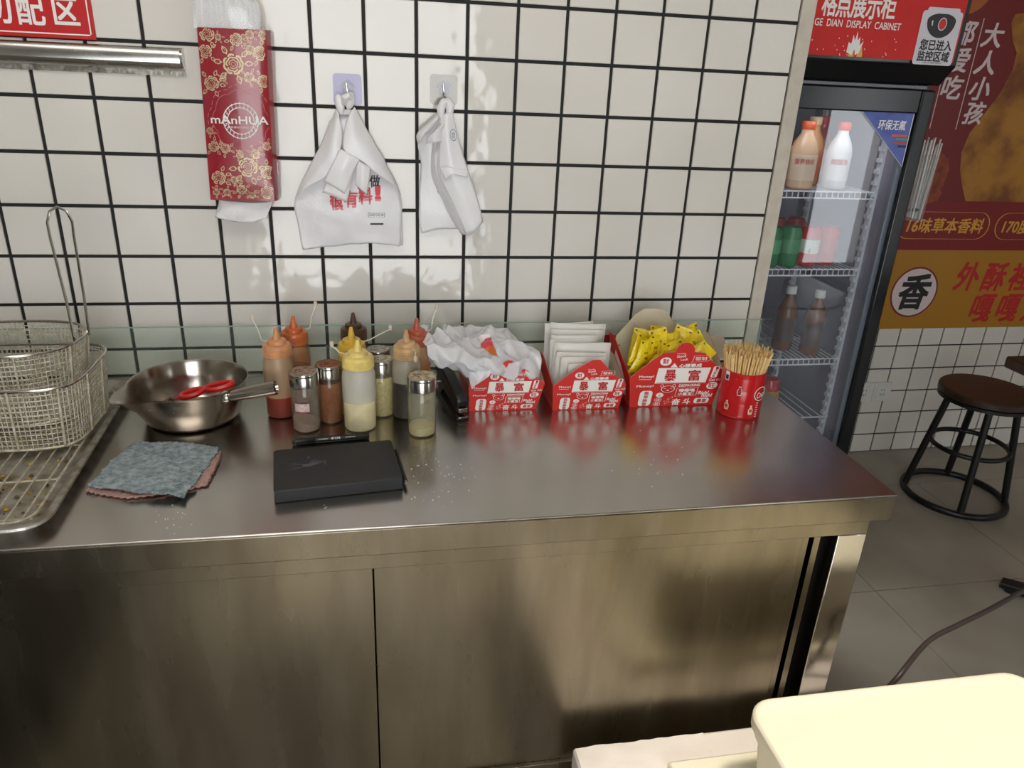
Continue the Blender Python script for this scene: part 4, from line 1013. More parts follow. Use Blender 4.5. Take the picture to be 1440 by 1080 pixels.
# yellow sachets
YEL = mat('yellow_foil', (232, 200, 8), .22, vary=70, c2=(240, 214, 30), bump=(120, .35), coat=.3)
YEL2 = mat('dark_sachet_ink', (60, 30, 12), .4); 
rng = random.Random(5)
sach = [(893, 505, -.235, .5), (905, 497, -.22, .15), (918, 490, -.205, .2), (930, 482, -.2, -.25), (945, 486, -.19, -.1), (955, 478, -.175, .3), (968, 484, -.17, -.35), (985, 482, -.17, .9),
        (912, 515, -.24, .4), (938, 500, -.235, .05), (1000, 497, -.2, 1.0), (1003, 510, -.235, 1.1), (990, 500, -.225, .8), (922, 478, -.17, .1), (900, 482, -.17, .2), (972, 474, -.15, -.2), (903, 520, -.195, .6), (952, 498, -.225, -.3), (880, 490, -.2, .35)]
for k, (u, v, y, an) in enumerate(sach):
    y = max(y, -.218)
    c = PY(u, v, y)+Vector((0, 0, -.006)); wd, h = .038, .072; ext = abs(math.sin(an))*h/2+math.cos(an)*wd/2; c.x = min(max(c.x, 1.222+ext), 1.420-ext)
    M = Matrix.Translation(c) @ Matrix.Rotation(an, 4, 'Y') @ Matrix.Rotation(rng.uniform(-.3, .05), 4, 'X') @ Matrix.Rotation(rng.uniform(-.5, .5), 4, 'Z')
    mb = MB(M)
    for s in (-1, 1):
        ctl = []
        for zz, b in ((-h/2, 0), (-h/2+.006, .001), (-h/4, .006), (h/4, .006), (h/2-.006, .001), (h/2, 0)):
            ctl.append([(-wd/2, 0, zz), (-wd/4, s*b*.9, zz), (wd/4, s*b*.9, zz), (wd/2, 0, zz)])
        mb.patch(ctl, 12, 8, .0012, 90, k)
    o = mb.build('sauce_sachet', YEL, None, origin=tuple(c))
    tag(o, 'shiny yellow sauce sachet with small dark print in the open red carton', 'sachet', 'yellow sachets in the carton')
    pm = MB(M)
    for (x, z) in ((-wd/2+.005, h/2-.005), (wd/2-.005, h/2-.006))[:1+k % 2]: pm.box(x-.0022, x+.0022, -.0034, -.0026, z-.0014, z+.0014)
    tm = text_mb([('秘制', -.003, .010, .010, .0055), ('酱', 0.004, -.002, .0055, .0055)]); pm.add([(v.x, -.0078+v.y, v.z) for v in tm.v], tm.f)
    pm.build('sachet_print', YEL2, o)

# ------------------------------------------------------------------ red can with skewers
def can():
    c = PZ(1037, 578, CT); x, y = c.x, c.y; R, H = .0445, .098
    t = thing('red_can', 'red ribbed tin can holding bamboo skewers with white script logo and bottle stickers', 'can', (x, y, CT))
    REDC = mat('red_can_paint', (190, 16, 24), .24, coat=.3)
    pr = [(R*.96, 0), (R, .003)]
    for k in range(6): pr += [(R, .006+k*.0045), (R*.985, .00825+k*.0045)]
    pr += [(R, .036)]
    for k in range(6): pr += [(R, .06+k*.0045), (R*.985, .06225+k*.0045)]
    pr += [(R, .089), (R, H-.002), (R*1.01, H), (R*.97, H), (R*.955, H-.004), (R*.955, .004), (.001, .003)]
    MB().lathe(pr, (x, y, CT), 48, cap1=False).build('can_wall', REDC, t)
    def wrap(mb, a0, lift=.0006):
        """bend flat print (x across, z up) round the can; a0 = facing angle"""
        out = []
        for v in mb.v:
            a = a0+v[0]/R; r = R+lift-v[1]; out.append(Vector((x+r*math.cos(a), y+r*math.sin(a), CT+v[2])))
        mb.v = out; return mb
    def sticker(a, z, body, w_=.0065, h_=.009):
        mb = MB(); P = [(-.45, -.9), (.45, -.9), (.62, -.3), (.55, .2), (.25, .5), (.25, .95), (-.25, .95), (-.25, .5), (-.55, .2), (-.62, -.3)]
        mb.add([(p[0]*w_*1.28, 0, z+p[1]*h_*1.2) for p in P], [tuple(range(10))]); wrap(mb, a, .0006).build('bottle_sticker', WHT, t)
        mb = MB(); mb.add([(p[0]*w_, 0, z+p[1]*h_) for p in P], [tuple(range(10))]); wrap(mb, a, .001).build('sticker_print', body, t)
        mb = MB(); mb.add([(p[0]*w_*.9, 0, z-.001+p[1]*.003) for p in ((-.55, -1), (.55, -1), (.55, 1), (-.55, 1))], [(0, 1, 2, 3)]); wrap(mb, a, .0014).build('sticker_band', RED, t)
    face = math.atan2(CAM.y-y, CAM.x-x)
    sticker(face-.05, .062, mat('cola_brown', (78, 34, 22), .4)); sticker(face-.55, .026, mat('tan_print', (196, 160, 100), .4)); sticker(face+.58, .022, mat('straw_print', (226, 198, 130), .4))
    mb = MB(); 
    for v in ((-.005, .078), (.005, .078), (.005, .097), (-.005, .097)): mb.v.append(Vector((v[0], 0, v[1])))
    mb.f = [[0, 1, 2, 3]]; mb.mi = [0]; mb.sm = [False]; wrap(mb, face-.75).build('bar_label', WHT, t)
    mb = MB(); mb.box(-.0035, .0035, 0, .0002, .08, .09); wrap(mb, face-.75, .001).build('bar_label_print', mat('navy_print', (30, 32, 70), .5), t)
    # white script logo on a red roundel with a white edge, wrapped to the right
    mb = MB(); disc(mb, 0, .056, .017, .0155, 0, 28, 0, .9); wrap(mb, face+1.02, .0008).build('logo_ring', WHT, t)
    tm = text_mb([('Coca-Cola', .012, .056, .046, .0125, .012, .35, .12)]); wrap(tm, face+1.02, .0012).build('logo_script', WHT, t)
    mb = MB(); 
    for k in range(7): mb.box(.004, .009, 0, .0002, .006+k*.005, .0075+k*.005)
    wrap(mb, face+.75, .0008).build('ingredient_text', WHT, t)
    # skewers: each a stick of its own; meshes shared
    BAM = [mat('bamboo_a', (228, 192, 128), .6, vary=60, c2=(208, 168, 104)), mat('bamboo_b', (238, 208, 150), .6, vary=60, c2=(218, 182, 120))]
    rng = random.Random(3); meshes = []
    for k in range(4):
        L_ = (.130, .135, .139, .133)[k]; meshes.append(MB().lathe([(.0016, 0), (.0018, .002), (.0018, L_-.001), (.0015, L_)], n=6).mesh('bamboo_skewer', BAM[k % 2]))
    n = 150
    for k in range(n):
        f = math.sqrt((k+.5)/n); a = k*2.39996; rb = .033*f; rt_ = (.0405 if f > .8 else .04*f)
        bx, by = x+rb*math.cos(a+.15), y+rb*math.sin(a+.15); 
        lx = rt_*math.cos(a)*1.0; ly = rt_*math.sin(a)
        top = Vector((x+lx*1.0, y+ly, CT+H)); bot = Vector((bx, by, CT+.0045)); d = (top-bot).normalized()
        # fan out above the rim
        fan = Vector((math.cos(a)*f*.2, math.sin(a)*f*.2, 1)).normalized()
        d = fan; bot = top-d*((H-.0046)/d.z)
        o = bpy.data.objects.new('bamboo_skewer', meshes[k % 4]); COL.objects.link(o)
        o.location = bot; o.rotation_mode = 'QUATERNION'; o.rotation_quaternion = d.to_track_quat('Z', 'Y')
        tag(o, 'thin bamboo skewer standing in the red can', 'skewer', 'bamboo skewers in the red can')
can()

# ------------------------------------------------------------------ display fridge
def fridge():
    yF = .35; x0, x1 = 1.66, 2.245; yB = .92
    t = thing('display_fridge', 'black upright display fridge with glass door and red illuminated header', 'fridge', ((x0+x1)/2, .63, 0))
    BODY = mat('fridge_black', (16, 18, 22), .22); INN = mat('fridge_inside', (150, 146, 158), .5, vary=3, c2=(136, 130, 146))
    MB().box(x0, x0+.035, yF+.035, yB, .06, 1.47).build('side_wall', [BODY], t)
    MB().box(x1-.035, x1, yF+.035, yB, .06, 1.47).build('side_wall', [BODY], t)
    MB().box(x0+.035, x0+.038, yF+.04, yB-.05, .14, 1.41).build('inner_lining', INN, t)
    MB().box(x1-.038, x1-.035, yF+.04, yB-.05, .14, 1.41).build('inner_lining', INN, t)
    MB().box(x0+.035, x1-.035, yB-.05, yB, .06, 1.47).build('back_wall', INN, t)
    MB().box(x0+.035, x1-.035, yF+.035, yB-.05, .06, .14).build('inner_floor', INN, t)
    MB().box(x0+.035, x1-.035, yF+.035, yB-.05, 1.41, 1.47).build('inner_ceiling', INN, t)
    MB().box(x0+.01, x1-.01, yF+.03, yB-.02, 0, .06).build('plinth', BODY, t)
    # door frame: four members with a bevelled inner edge, then the pane
    zb, zt = .07, 1.447; fwid = .042
    for a in ((x0, x0+fwid, zb, zt), (x1-fwid, x1, zb, zt)): MB().box(a[0], a[1], yF, yF+.034, a[2], a[3]).build('door_stile', BODY, t, bevel=.006)
    for a in ((zb, zb+.09), (zt-.062, zt)): MB().box(x0+fwid, x1-fwid, yF+.002, yF+.034, a[0], a[1]).build('door_rail', BODY, t, bevel=.004)
    GREYF = mat('grey_gasket', (120, 124, 134), .35, .3)
    MB().box(x1-fwid-.016, x1-fwid, yF+.016, yF+.034, zb+.09, zt-.062).build('door_gasket', GREYF, t)
    MB().box(x0+fwid, x0+fwid+.016, yF+.016, yF+.034, zb+.09, zt-.062).build('door_gasket', GREYF, t)
    MB().box(x0+fwid, x1-fwid, yF+.010, yF+.014, zb+.09, zt-.062).build('door_glass', glass('door_glass', (250, 252, 255), .03, (170, 180, 190), .015, 1.0), t)
    MB().box(x0+.02, x1-.03, yF+.004, yF+.03, 1.449, 1.456).build('hinge_gap', mat('grey_strip', (112, 112, 118), .4, .4), t)
    # header
    hy = .315; z0, z1 = 1.452, 1.80
    MB().extrude([(x0, y, z) for y, z in ((hy, 1.507), (hy, z1), (yB, z1), (yB, 1.472), (hy+.045, z0+.006))], (x1+.012-x0, 0, 0)).build('header_body', BODY, t, bevel=.004)
    sx1 = PY(1332, 30, hy).x; sz0 = PY(1230, 87, hy).z
    hp = MB().box(x0+.012, x1-.004, hy-.003, hy, 1.517, z1-.02).build('header_panel', mat('header_red', (204, 30, 22), .5, vary=5, c2=(190, 22, 20)), t)
    y = hy-.0036
    def px(u, v): p = PY(u, v, y); return p.x, p.z
    its = []
    for ch, u, v in (('格', 1167, 7), ('点', 1187, 9), ('展', 1208, 10), ('示', 1229, 12), ('柜', 1250, 12)):
        c = px(u, v); its.append((ch, c[0], c[1]+.004, .040, .056, .02))
    c = px(1204, 34); its.append(('GE  DIAN  DISPLAY  CABINET', c[0]+.006, c[1], px(1265, 34)[0]-px(1143, 32)[0], .0165, .01))
    tm = text_mb(its); tm.v = [Vector((v.x, y+v.y, v.z)) for v in tm.v]; tm.build('header_lettering', WHITE, hp)
    # bottles splashing at the panel's foot
    mb = MB()
    for s in (-1, 1):
        c = px(1202+6*s, 80); P = [(-.008, -.012), (.008, -.012), (.007, .008), (.003, .024), (-.003, .024), (-.007, .008)]
        MB().add([(c[0]+a, y, max(c[1]+b, 1.5175)) for a, b in P], [tuple(range(6))]).build('bottle_print', mat('amber_print', (214, 176, 90), .4), hp)
    c = px(1203, 62)
    P = [(-.022, -.02), (-.02, .004), (-.012, 0), (-.010, .022), (-.004, .008), (0, .03), (.004, .008), (.01, .018), (.012, -.002), (.022, .008), (.014, -.02), (.004, -.026), (0, -.012), (-.006, -.026)]
    MB().add([(c[0]+a, y-.0003, c[1]+b) for a, b in P], [tuple(range(len(P)))]).build('splash_print', WHITE, hp)
    rg = random.Random(2)
    for k in range(26): disc(mb, px(1138+rg.random()*120, 45+rg.random()*36)[0], px(1200, 50+rg.random()*30)[1], .0012, .0018, y, 6)
    g = mb.build('droplet_print', WHITE, hp); g['kind'] = 'stuff'
    # camera notice sticker
    sy = y-.0008
    def sp_(u, v): p = PY(u, v, sy); return p.x, p.z
    cx, cz = sp_(1301, 50); w_ = sp_(1331, 40)[0]-sp_(1268, 36)[0]-.004
    st = MB().extrude([(a, sy, b) for a, b in rrect(2.1765, 1.572, .118, .128, .008)], (0, -.0006, 0)).build('notice_sticker', mat('sticker_white', (206, 202, 210), .4), t, label='white camera notice sticker on the header')
    cx = 2.1765
    tm = text_mb([('您已进入', cx, 1.556, .094, .0245, .025), ('监控区域', cx-.001, 1.529, .094, .0245, .025), ('cctv in operation!', cx, 1.5135, .056, .0055, .008, .3)])
    tm.v = [Vector((v.x, sy-.001+v.y, v.z)) for v in tm.v]; tm.build('notice_lettering', BLACKM, st)
    mb = MB(); P = [(cx+.042*math.cos(a), 1.613+ (.04 if math.sin(a) < 0 else .018)*math.sin(a)) for a in [2*math.pi*k/32 for k in range(32)]]
    flat(mb, P, sy-.0012); mb.build('camera_dome', BLACK, st)
    mb = MB(); disc(mb, cx+.004, 1.606, .0125, .0155, sy-.0016, 24, -.1, .84); flat(mb, rrect(cx, 1.637, .095, .014, .006), sy-.0016)
    mb.add([(cx-.027+a, sy-.0016, 1.601+b) for a, b in ((0, 0), (.003, 0), (.002, .012), (-.002, .012))], [(0, 1, 2, 3)]); mb.build('camera_outline', MATS['sticker_white'], st)
    mb = MB(); disc(mb, cx+.004, 1.606, .0105, .0132, sy-.0017, 22, -.1); mb.build('camera_lens', RED, st)
    # triangular sticker on the glass
    gy = yF+.0095
    T3 = [PY(u, v, gy) for u, v in ((1209, 152), (1290, 152), (1268, 235))]
    tri = [(p.x, p.z) for p in T3]; tri[1] = (min(tri[1][0], x1-fwid-.004), tri[0][1]); 
    cenx = sum(p[0] for p in tri)/3; cenz = sum(p[1] for p in tri)/3
    ts = MB().extrude([(a, gy, b) for a, b in tri], (0, -.0005, 0)).build('triangle_sticker', mat('sticker_blue', (64, 82, 160), .35, vary=20, c2=(88, 104, 180)), t, label='blue triangular sticker with white lettering on the glass')
    mb = MB(); outline(mb, tri, .0035, gy-.0007); c = PY(1258, 176, gy)
    tm = text_mb([('环保无氟', c.x-.008, c.z, .086, .026, .015, .1)]); mb.add([(v.x, gy-.0008+v.y, v.z) for v in tm.v], tm.f); mb.build('sticker_lettering', WHITE, ts)
    for k, (u, v, l, cc) in enumerate(((1265, 191, .05, (216, 96, 90)), (1268, 196, .038, (90, 150, 110)), (1266, 201, .042, (190, 70, 90)), (1268, 206, .026, (40, 40, 70)))):
        p = PY(u, v, gy); MB().box(p.x-l/2, p.x+l/2, gy-.0009, gy-.0006, p.z-.003, p.z+.003).build('small_print_line', mat('smallprint%d' % k, cc, .5), ts)
    # wire shelves and notched rails
    WSH = mat('white_wire', (226, 226, 228), .4)
    sy0, sy1 = yF+.085, yB-.06; shelves = []
    for z, u0, v0 in ((1.16, 1180, 270), (.925, 1140, 379), (.645, 1130, 505)):
        z = PY(u0, v0, sy0).z; shelves.append(z)
        sh = MB(); X0, X1 = x0+.045, x1-.062
        for zz in (z+.0, z-.019): sh.tube([(X0, sy0, zz), (X1, sy0, zz)], .0024, 6)
        s = MB(); k = 0
        root = sh.build('wire_shelf', WSH, t)
        g = MB(); xx = X0+.01
        while xx < X1: g.tube([(xx, sy0, z-.019), (xx, sy0, z), (xx, sy1, z)], .0017, 5); xx += .0185
        g.tube([(X0, sy1, z), (X1, sy1, z)], .0024, 6); g.tube([(X0, (sy0+sy1)/2, z-.003), (X1, (sy0+sy1)/2, z-.003)], .0024, 6)
        g.build('shelf_wire', WSH, root)
    for yy in (yF+.1, yB-.13):
        mb = MB(); mb.box(x1-.046, x1-.038, yy, yy+.022, .2, 1.4)
        zz = .22
        while zz < 1.39: mb.box(x1-.054, x1-.046, yy+.002, yy+.02, zz, zz+.012); zz += .033
        mb.build('notched_rail', WSH, t)
    fill_mesh = MB().box(x0+.06, x1-.06, yF+.045, yF+.057, 1.398, 1.41).build('fill_tube', mat('fill_tube_white', (230, 232, 235), .4), t)  # tube added to go with the fill light inside the fridge
    la = area('fridge_fill_light', ((x0+x1)/2, yF+.055, 1.392), x1-x0-.14, .012, .5, (.95, .96, 1), (math.radians(25), 0, 0))  # fill light added to brighten the fridge interior
    return shelves, sy0, x0, x1
SH, SY0, FX0, FX1 = fridge()

def drink(name, label, cat, grp, x, y, z, kind, bodyc, capc, labc, h=.2, r=.033, word=None):
    t = thing(name, label, cat, (x, y, z), grp)
    B = mat('drink_%d_%d_%d' % bodyc, bodyc, .25); C = mat('drink_%d_%d_%d' % capc, capc, .35); Lb = mat('drink_%d_%d_%d' % labc, labc, .4)
    c = (x, y, z)
    if kind == 'can':
        MB().lathe([(r*.8, 0), (r, .008), (r, h-.014), (r*.82, h-.002), (r*.82, h), (r*.76, h-.003)], c, 24).build('can_body', B, t)
        MB().lathe([(r*.76, h-.0032), (r*.3, h-.003)], c, 20).build('can_top', CHROME, t)
        MB().lathe([(r*1.01, h*.35), (r*1.01, h*.7)], c, 24, cap0=False, cap1=False).build('label_band', Lb, t)
    else:
        MB().lathe([(r*.85, 0), (r, .006), (r, h*.28), (r*.93, h*.33), (r, h*.38), (r, h*.58), (r*.8, h*.7), (r*.45, h*.82), (r*.42, h*.88)], c, 24).build('bottle_body', B, t)
        MB().lathe([(r*.48, h*.88), (r*.5, h*.885), (r*.5, h*.985), (r*.44, h)], c, 20).build('bottle_cap', C, t)
        MB().lathe([(r*1.012, h*.14), (r*1.012, h*.52)], c, 24, cap0=False, cap1=False).build('label_band', Lb, t)
    if word:
        tm = text_mb([(word, 0, 0, r*1.4, .016, .01)])
        zc = z+h*.42; tm.v = [Vector((x+(r*1.03-v.y)*math.sin(v.x/r-.35), y-(r*1.03-v.y)*math.cos(v.x/r-.35), zc+v.z)) for v in tm.v]; tm.build('lettering', RED, t)
G1 = 'drinks on the top fridge shelf'; G2 = 'cans on the middle fridge shelf'; G3 = 'tea bottles on the lower fridge shelf'; G4 = 'cans at the fridge bottom'
z = SH[0]+.0026
def fx(u, v, y): return PY(u, v, y).x
drink('juice_bottle', 'peach coloured milk drink bottle with orange cap, left on top fridge shelf', 'bottle', G1, 1.958, SY0+.045, z, 'b', (216, 176, 140), (206, 84, 40), (226, 200, 170), .19, .04, '营养快线')
drink('juice_bottle', 'orange juice bottle with pale cap in the middle of the top fridge shelf', 'bottle', G1, 2.03, SY0+.13, z, 'b', (214, 150, 90), (222, 190, 150), (206, 110, 70), .2, .037)
drink('juice_bottle', 'white milk drink bottle with red cap, rightmost on the top fridge shelf', 'bottle', G1, 2.082, SY0+.06, z, 'b', (224, 220, 214), (206, 44, 36), (230, 226, 220), .19, .036, '酸酸乳')
drink('juice_bottle', 'red drink bottle standing at the rear of the top fridge shelf', 'bottle', G1, 2.0, SY0+.25, z, 'b', (180, 60, 50), (200, 60, 40), (206, 140, 110), .2, .037)
drink('juice_bottle', 'dark red drink bottle behind the white one on the top fridge shelf', 'bottle', G1, 2.1, SY0+.2, z, 'b', (150, 50, 48), (190, 40, 36), (196, 120, 110), .2, .037)
drink('juice_bottle', 'cream drink bottle hard by the wall edge on the top fridge shelf', 'bottle', G1, 1.875, SY0+.05, z, 'b', (226, 206, 170), (210, 170, 60), (220, 196, 180), .17, .036)
z = SH[1]+.0026
drink('drink_can', 'green soda can leftmost on the middle fridge shelf', 'can', G2, 1.90, SY0+.04, z, 'can', (40, 120, 70), (30, 30, 30), (70, 160, 100), .12, .031)
drink('drink_can', 'green soda can second from the left on the middle fridge shelf', 'can', G2, 1.967, SY0+.045, z, 'can', (44, 130, 76), (30, 30, 30), (80, 150, 100), .12, .031)
drink('drink_can', 'red herbal tea can with pale lettering on the middle fridge shelf', 'can', G2, 2.033, SY0+.05, z, 'can', (186, 40, 34), (30, 30, 30), (206, 210, 190), .12, .032, '王')
drink('drink_can', 'red cola can rightmost on the middle fridge shelf', 'can', G2, 2.103, SY0+.06, z, 'can', (180, 36, 30), (30, 30, 30), (176, 40, 34), .12, .031)
for k, (x_, dy) in enumerate(((1.93, .2), (2.0, .2), (2.07, .2))):
    drink('drink_can', ('green soda can in the rear row of the middle fridge shelf', 'red soda can in the rear row near the green ones', 'red soda can in the rear row near the cola can')[k], 'can', G2, x_, SY0+dy, z, 'can', ((40, 110, 66), (176, 36, 32), (176, 36, 32))[k], (30, 30, 30), ((70, 150, 100), (190, 60, 50), (196, 66, 50))[k], .12, .031)
z = SH[2]+.0026
for k, (x_, dy, l) in enumerate(((2.11, .05, 'brown tea bottle with white cap, rightmost on the lower fridge shelf'), (2.038, .1, 'brown tea bottle with white cap, second from right on the lower fridge shelf'), (1.97, .2, 'brown tea bottle with white cap, leftmost on the lower fridge shelf'))):
    drink('tea_bottle', l, 'bottle', G3, x_, SY0+dy, z, 'b', (110, 58, 20), (222, 218, 208), (70, 40, 24), .215, .032)
for k, (x_, dy, c_, l) in enumerate(((1.93, .05, (196, 104, 40), 'orange soda can with blue white band on the fridge floor'), (2.0, .06, (190, 40, 44), 'red soda can beside the orange one on the fridge floor'), (1.965, .16, (60, 130, 80), 'green soda can behind on the fridge floor'))):
    drink('drink_can', l, 'can', G4, x_, SY0+dy, .42, 'can', c_, (30, 30, 30), ((120, 150, 190), (200, 150, 60), (80, 150, 90))[k], .12, .033)
lsh = MB(); 
bs = thing('wire_shelf_stand', 'white wire floor rack inside the fridge carrying the lowest cans', 'rack', ((FX0+FX1)/2, SY0+.2, .417))
for k in range(16): MB().tube([(FX0+.05+k*.031, SY0, .4175), (FX0+.05+k*.031, SY0+.36, .4175)], .0024, 5).build('rack_wire', MATS['white_wire'], bs)
for yy in (SY0+.01, SY0+.35): MB().tube([(FX0+.0385, yy, .4135), (FX1-.0385, yy, .4135)], .003, 5).build('cross_wire', MATS['white_wire'], bs)

# straws hanging at the fridge's side
stw = mat('straw_white', (214, 212, 208), .4)
rng = random.Random(9)
top = PY(1312, 196, .62); bot = PY(1284, 305, .62)
pk = thing('straw_pouch', 'clear film pouch holding the white straws beside the fridge', 'pouch', tuple(bot))
for k in range(14):
    f = k/13-.5; yy = .60+rng.uniform(0, .03)
    a = PY(1284+f*16, 307+f*4, yy); b = PY(1313+f*24, 199+rng.uniform(-7, 6), yy)
    o = MB().tube([a, a.lerp(b, .9), b], .0028, 7).build('drinking_straw', stw, None, origin=tuple(a))
    tag(o, 'white wrapped drinking straw in the bunch beside the fridge', 'straw', 'straws beside the fridge')
mb = MB(); mb.patch([[PY(1272, 309, .595), PY(1284, 311, .59), PY(1296, 312, .595)], [PY(1284, 260, .595), PY(1298, 260, .588), PY(1310, 262, .595)], [PY(1295, 218, .595), PY(1308, 217, .59), PY(1321, 220, .595)]], 6, 6)
mb.build('film_front', glass('straw_film', (246, 246, 246), .25, (200, 198, 196), .1), pk)
mb = MB(); mb.box(FX1+.001, bot.x, .602, .612, bot.z+.02, bot.z+.03); mb.build('fixing_tab', BLACK, pk)

# ------------------------------------------------------------------ poster, socket
def poster():
    y = .9255
    p0 = thing('menu_banner', 'large red and yellow fried chicken banner covering the far wall', 'banner', (3.2, y, .56))
    MB().box(1.8, 4.4, y-.003, y, .881, 2.4).build('red_sheet', mat('banner_red', (108, 12, 16), .35), p0)
    MB().box(1.8, 4.4, y-.003, y, .56, .881).build('yellow_sheet', mat('banner_yellow', (164, 114, 22), .35), p0)
    MB().box(1.8, 4.4, y-.0036, y-.003, .881, 1.063).build('red_band', mat('banner_red2', (118, 10, 18), .35), p0)
    yy = y-.0042
    WB = mat('banner_white', (206, 190, 190), .4); GB = mat('banner_gold', (206, 150, 52), .4); RB = mat('banner_red_text', (176, 26, 30), .4)
    its = [(c, x, z, .082, .076, .02, .12) for c, x, z in (('大', 2.862, 1.640), ('人', 2.862, 1.552), ('小', 2.866, 1.466), ('孩', 2.87, 1.384), ('都', 2.752, 1.642), ('爱', 2.752, 1.555), ('吃', 2.752, 1.466))]
    mb = text_mb(its); mb.box(2.8085, 2.8115, 0, .0003, 1.325, 1.69); mb.box(2.701, 2.704, 0, .0003, 1.325, 1.69)
    mb.v = [Vector((v.x, yy+v.y, v.z)) for v in mb.v]; mb.build('white_lettering', WB, p0)
    mb = MB()
    outline(mb, rrect(2.868, .976, .40, .104, .05, 8), .004, yy); outline(mb, rrect(3.30, .976, .41, .104, .05, 8), .004, yy)
    tm = text_mb([('16味草本香料', 2.875, .976, .33, .056, .02, .12), ('170度高温油炸', 3.30, .976, .34, .056, .02, .12)]); mb.add([(v.x, yy+v.y, v.z) for v in tm.v], tm.f)
    mb.build('gold_lettering', GB, p0)
    tm = text_mb([(c, x, z, .105, .112, .024, .15) for c, x, z in (('外', 3.035, .776), ('酥', 3.160, .774), ('裡', 3.285, .774), ('嫩', 3.410, .774), ('嘎', 3.145, .643), ('嘎', 3.270, .643), ('好', 3.395, .643), ('香', 3.52, .643))])
    tm.v = [Vector((v.x, yy+v.y, v.z)) for v in tm.v]; tm.build('red_lettering', RB, p0)
    mb = MB(); disc(mb, 2.812, .712, .103, .103, yy, 48); mb.build('roundel_edge', mat('banner_maroon', (110, 18, 24), .4), p0)
    mb = MB(); disc(mb, 2.812, .712, .096, .096, yy-.0004, 48); mb.build('roundel', WB, p0)
    tm = text_mb([('香', 2.813, .714, .13, .138, .028, .15)]); tm.v = [Vector((v.x, yy-.0009+v.y, v.z)) for v in tm.v]; tm.build('roundel_lettering', BLACKM, p0)
    # printed drumstick, chicken pieces and sun disc
    CH = mat('chicken_print', (112, 58, 14), .45, vary=9, c2=(164, 112, 30), detail=8, ramp=(.36, .6)); CH2 = mat('chicken_print_red', (108, 30, 12), .45, vary=26, c2=(148, 66, 24), detail=8)
    P = [(1395, 15), (1424, 22), (1428, 60), (1424, 95), (1410, 128), (1385, 165), (1362, 195), (1350, 222), (1350, 260), (1358, 283), (1500, 285), (1520, 150), (1480, 60), (1450, 10)]
    P = [(1428, 20), (1422, 32), (1424, 58), (1430, 74), (1424, 98), (1408, 128), (1386, 158), (1364, 186), (1352, 214), (1350, 240), (1353, 262), (1358, 283), (1470, 285), (1500, 220), (1510, 130), (1500, 60), (1470, 15)]
    MB().add([tuple(PY(u, v, yy)) for u, v in P], [tuple(range(len(P)))]).build('drumstick_print', CH, p0)
    rg = random.Random(4); P = []
    base = [(1290, 283), (1285, 230), (1296, 210), (1306, 215), (1316, 206), (1326, 216), (1336, 228), (1332, 245), (1326, 262), (1320, 283)]
    for k in range(len(base)):
        a = base[k]; b = base[(k+1) % len(base)]
        for s in range(4): P.append((a[0]+(b[0]-a[0])*s/4+rg.uniform(-2.5, 2.5), a[1]+(b[1]-a[1])*s/4+rg.uniform(-2.5, 2.5)))
    MB().add([tuple(PY(u, v, yy)) for u, v in P], [tuple(range(len(P)))]).build('nugget_print', CH2, p0)
    c = PY(1357, -24, yy); mb = MB(); disc(mb, c.x, c.z, .12, .10, yy, 40); mb.build('disc_print', mat('banner_orange', (160, 84, 28), .4), p0)
poster()
def socket():
    c = PY(1233, 551, .92); t = thing('wall_socket', 'white double wall socket on the far tiled wall beside the fridge', 'socket', (c.x, .922, c.z))
    PL = mat('socket_plastic', (214, 212, 206), .35)
    for k, x in enumerate((c.x-.062, c.x+.022)):
        f = MB(); f.box(x-.042, x+.042, .916, .9258, c.z-.043, c.z+.043); f = f.build('face_plate', PL, t, bevel=.003)
        b = MB(); b.box(x-.03, x+.03, .9135, .916, c.z-.03, c.z+.03); b.build('inset_plate', PL, f, bevel=.002)
        s = MB()
        for dx, dz, r in ((-.006, .010, 0), (.006, .010, 0), (-.008, -.008, .5), (.008, -.008, -.5), (0, -.012, 0)): s.box(x+dx-.001, x+dx+.001, .9128, .9136, c.z+dz-.004, c.z+dz+.004)
        s.build('pin_slot', BLACKM, f)
socket()

# ------------------------------------------------------------------ stool, table, cable
def ring(c, r, z, rad, n=40): return MB().tube([(c[0]+r*math.cos(2*math.pi*k/n), c[1]+r*math.sin(2*math.pi*k/n), z) for k in range(n)], rad, 10, closed=True)
def stool():
    f = PZ(1339, 697, 0); c = (f.x, f.y)
    t = thing('bar_stool', 'low round stool with dark wooden seat and black tubular ring legs', 'stool', (c[0], c[1], 0))
    BM = mat('black_powdercoat', (16, 16, 17), .4); WD = mat('dark_walnut', (58, 38, 26), .42, vary=8, c2=(44, 28, 18), stretch=(1, 8, 1))
    sc = PZ(1391, 553, .46); sc = (c[0]*.55+sc.x*.45, c[1]*.55+sc.y*.45)
    MB().lathe([(.15, 0), (.157, .004), (.157, .022), (.152, .027)], (sc[0], sc[1], .436), 48).build('seat', WD, t)
    MB().lathe([(.145, 0), (.154, .002), (.154, .014), (.15, .016)], (sc[0], sc[1], .42), 48).build('seat_frame', BM, t)
    ring(c, .176, .0125, .0125).build('base_ring', BM, t)
    ring((c[0]*.6+sc[0]*.4, c[1]*.6+sc[1]*.4), .132, .23, .009).build('foot_ring', BM, t)
    for k in range(4):
        a = math.radians(58+90*k); MB().tube([(c[0]+.172*math.cos(a), c[1]+.172*math.sin(a), .016), (sc[0]+.11*math.cos(a), sc[1]+.11*math.sin(a), .424)], .0125, 12).build('leg', BM, t)
stool()
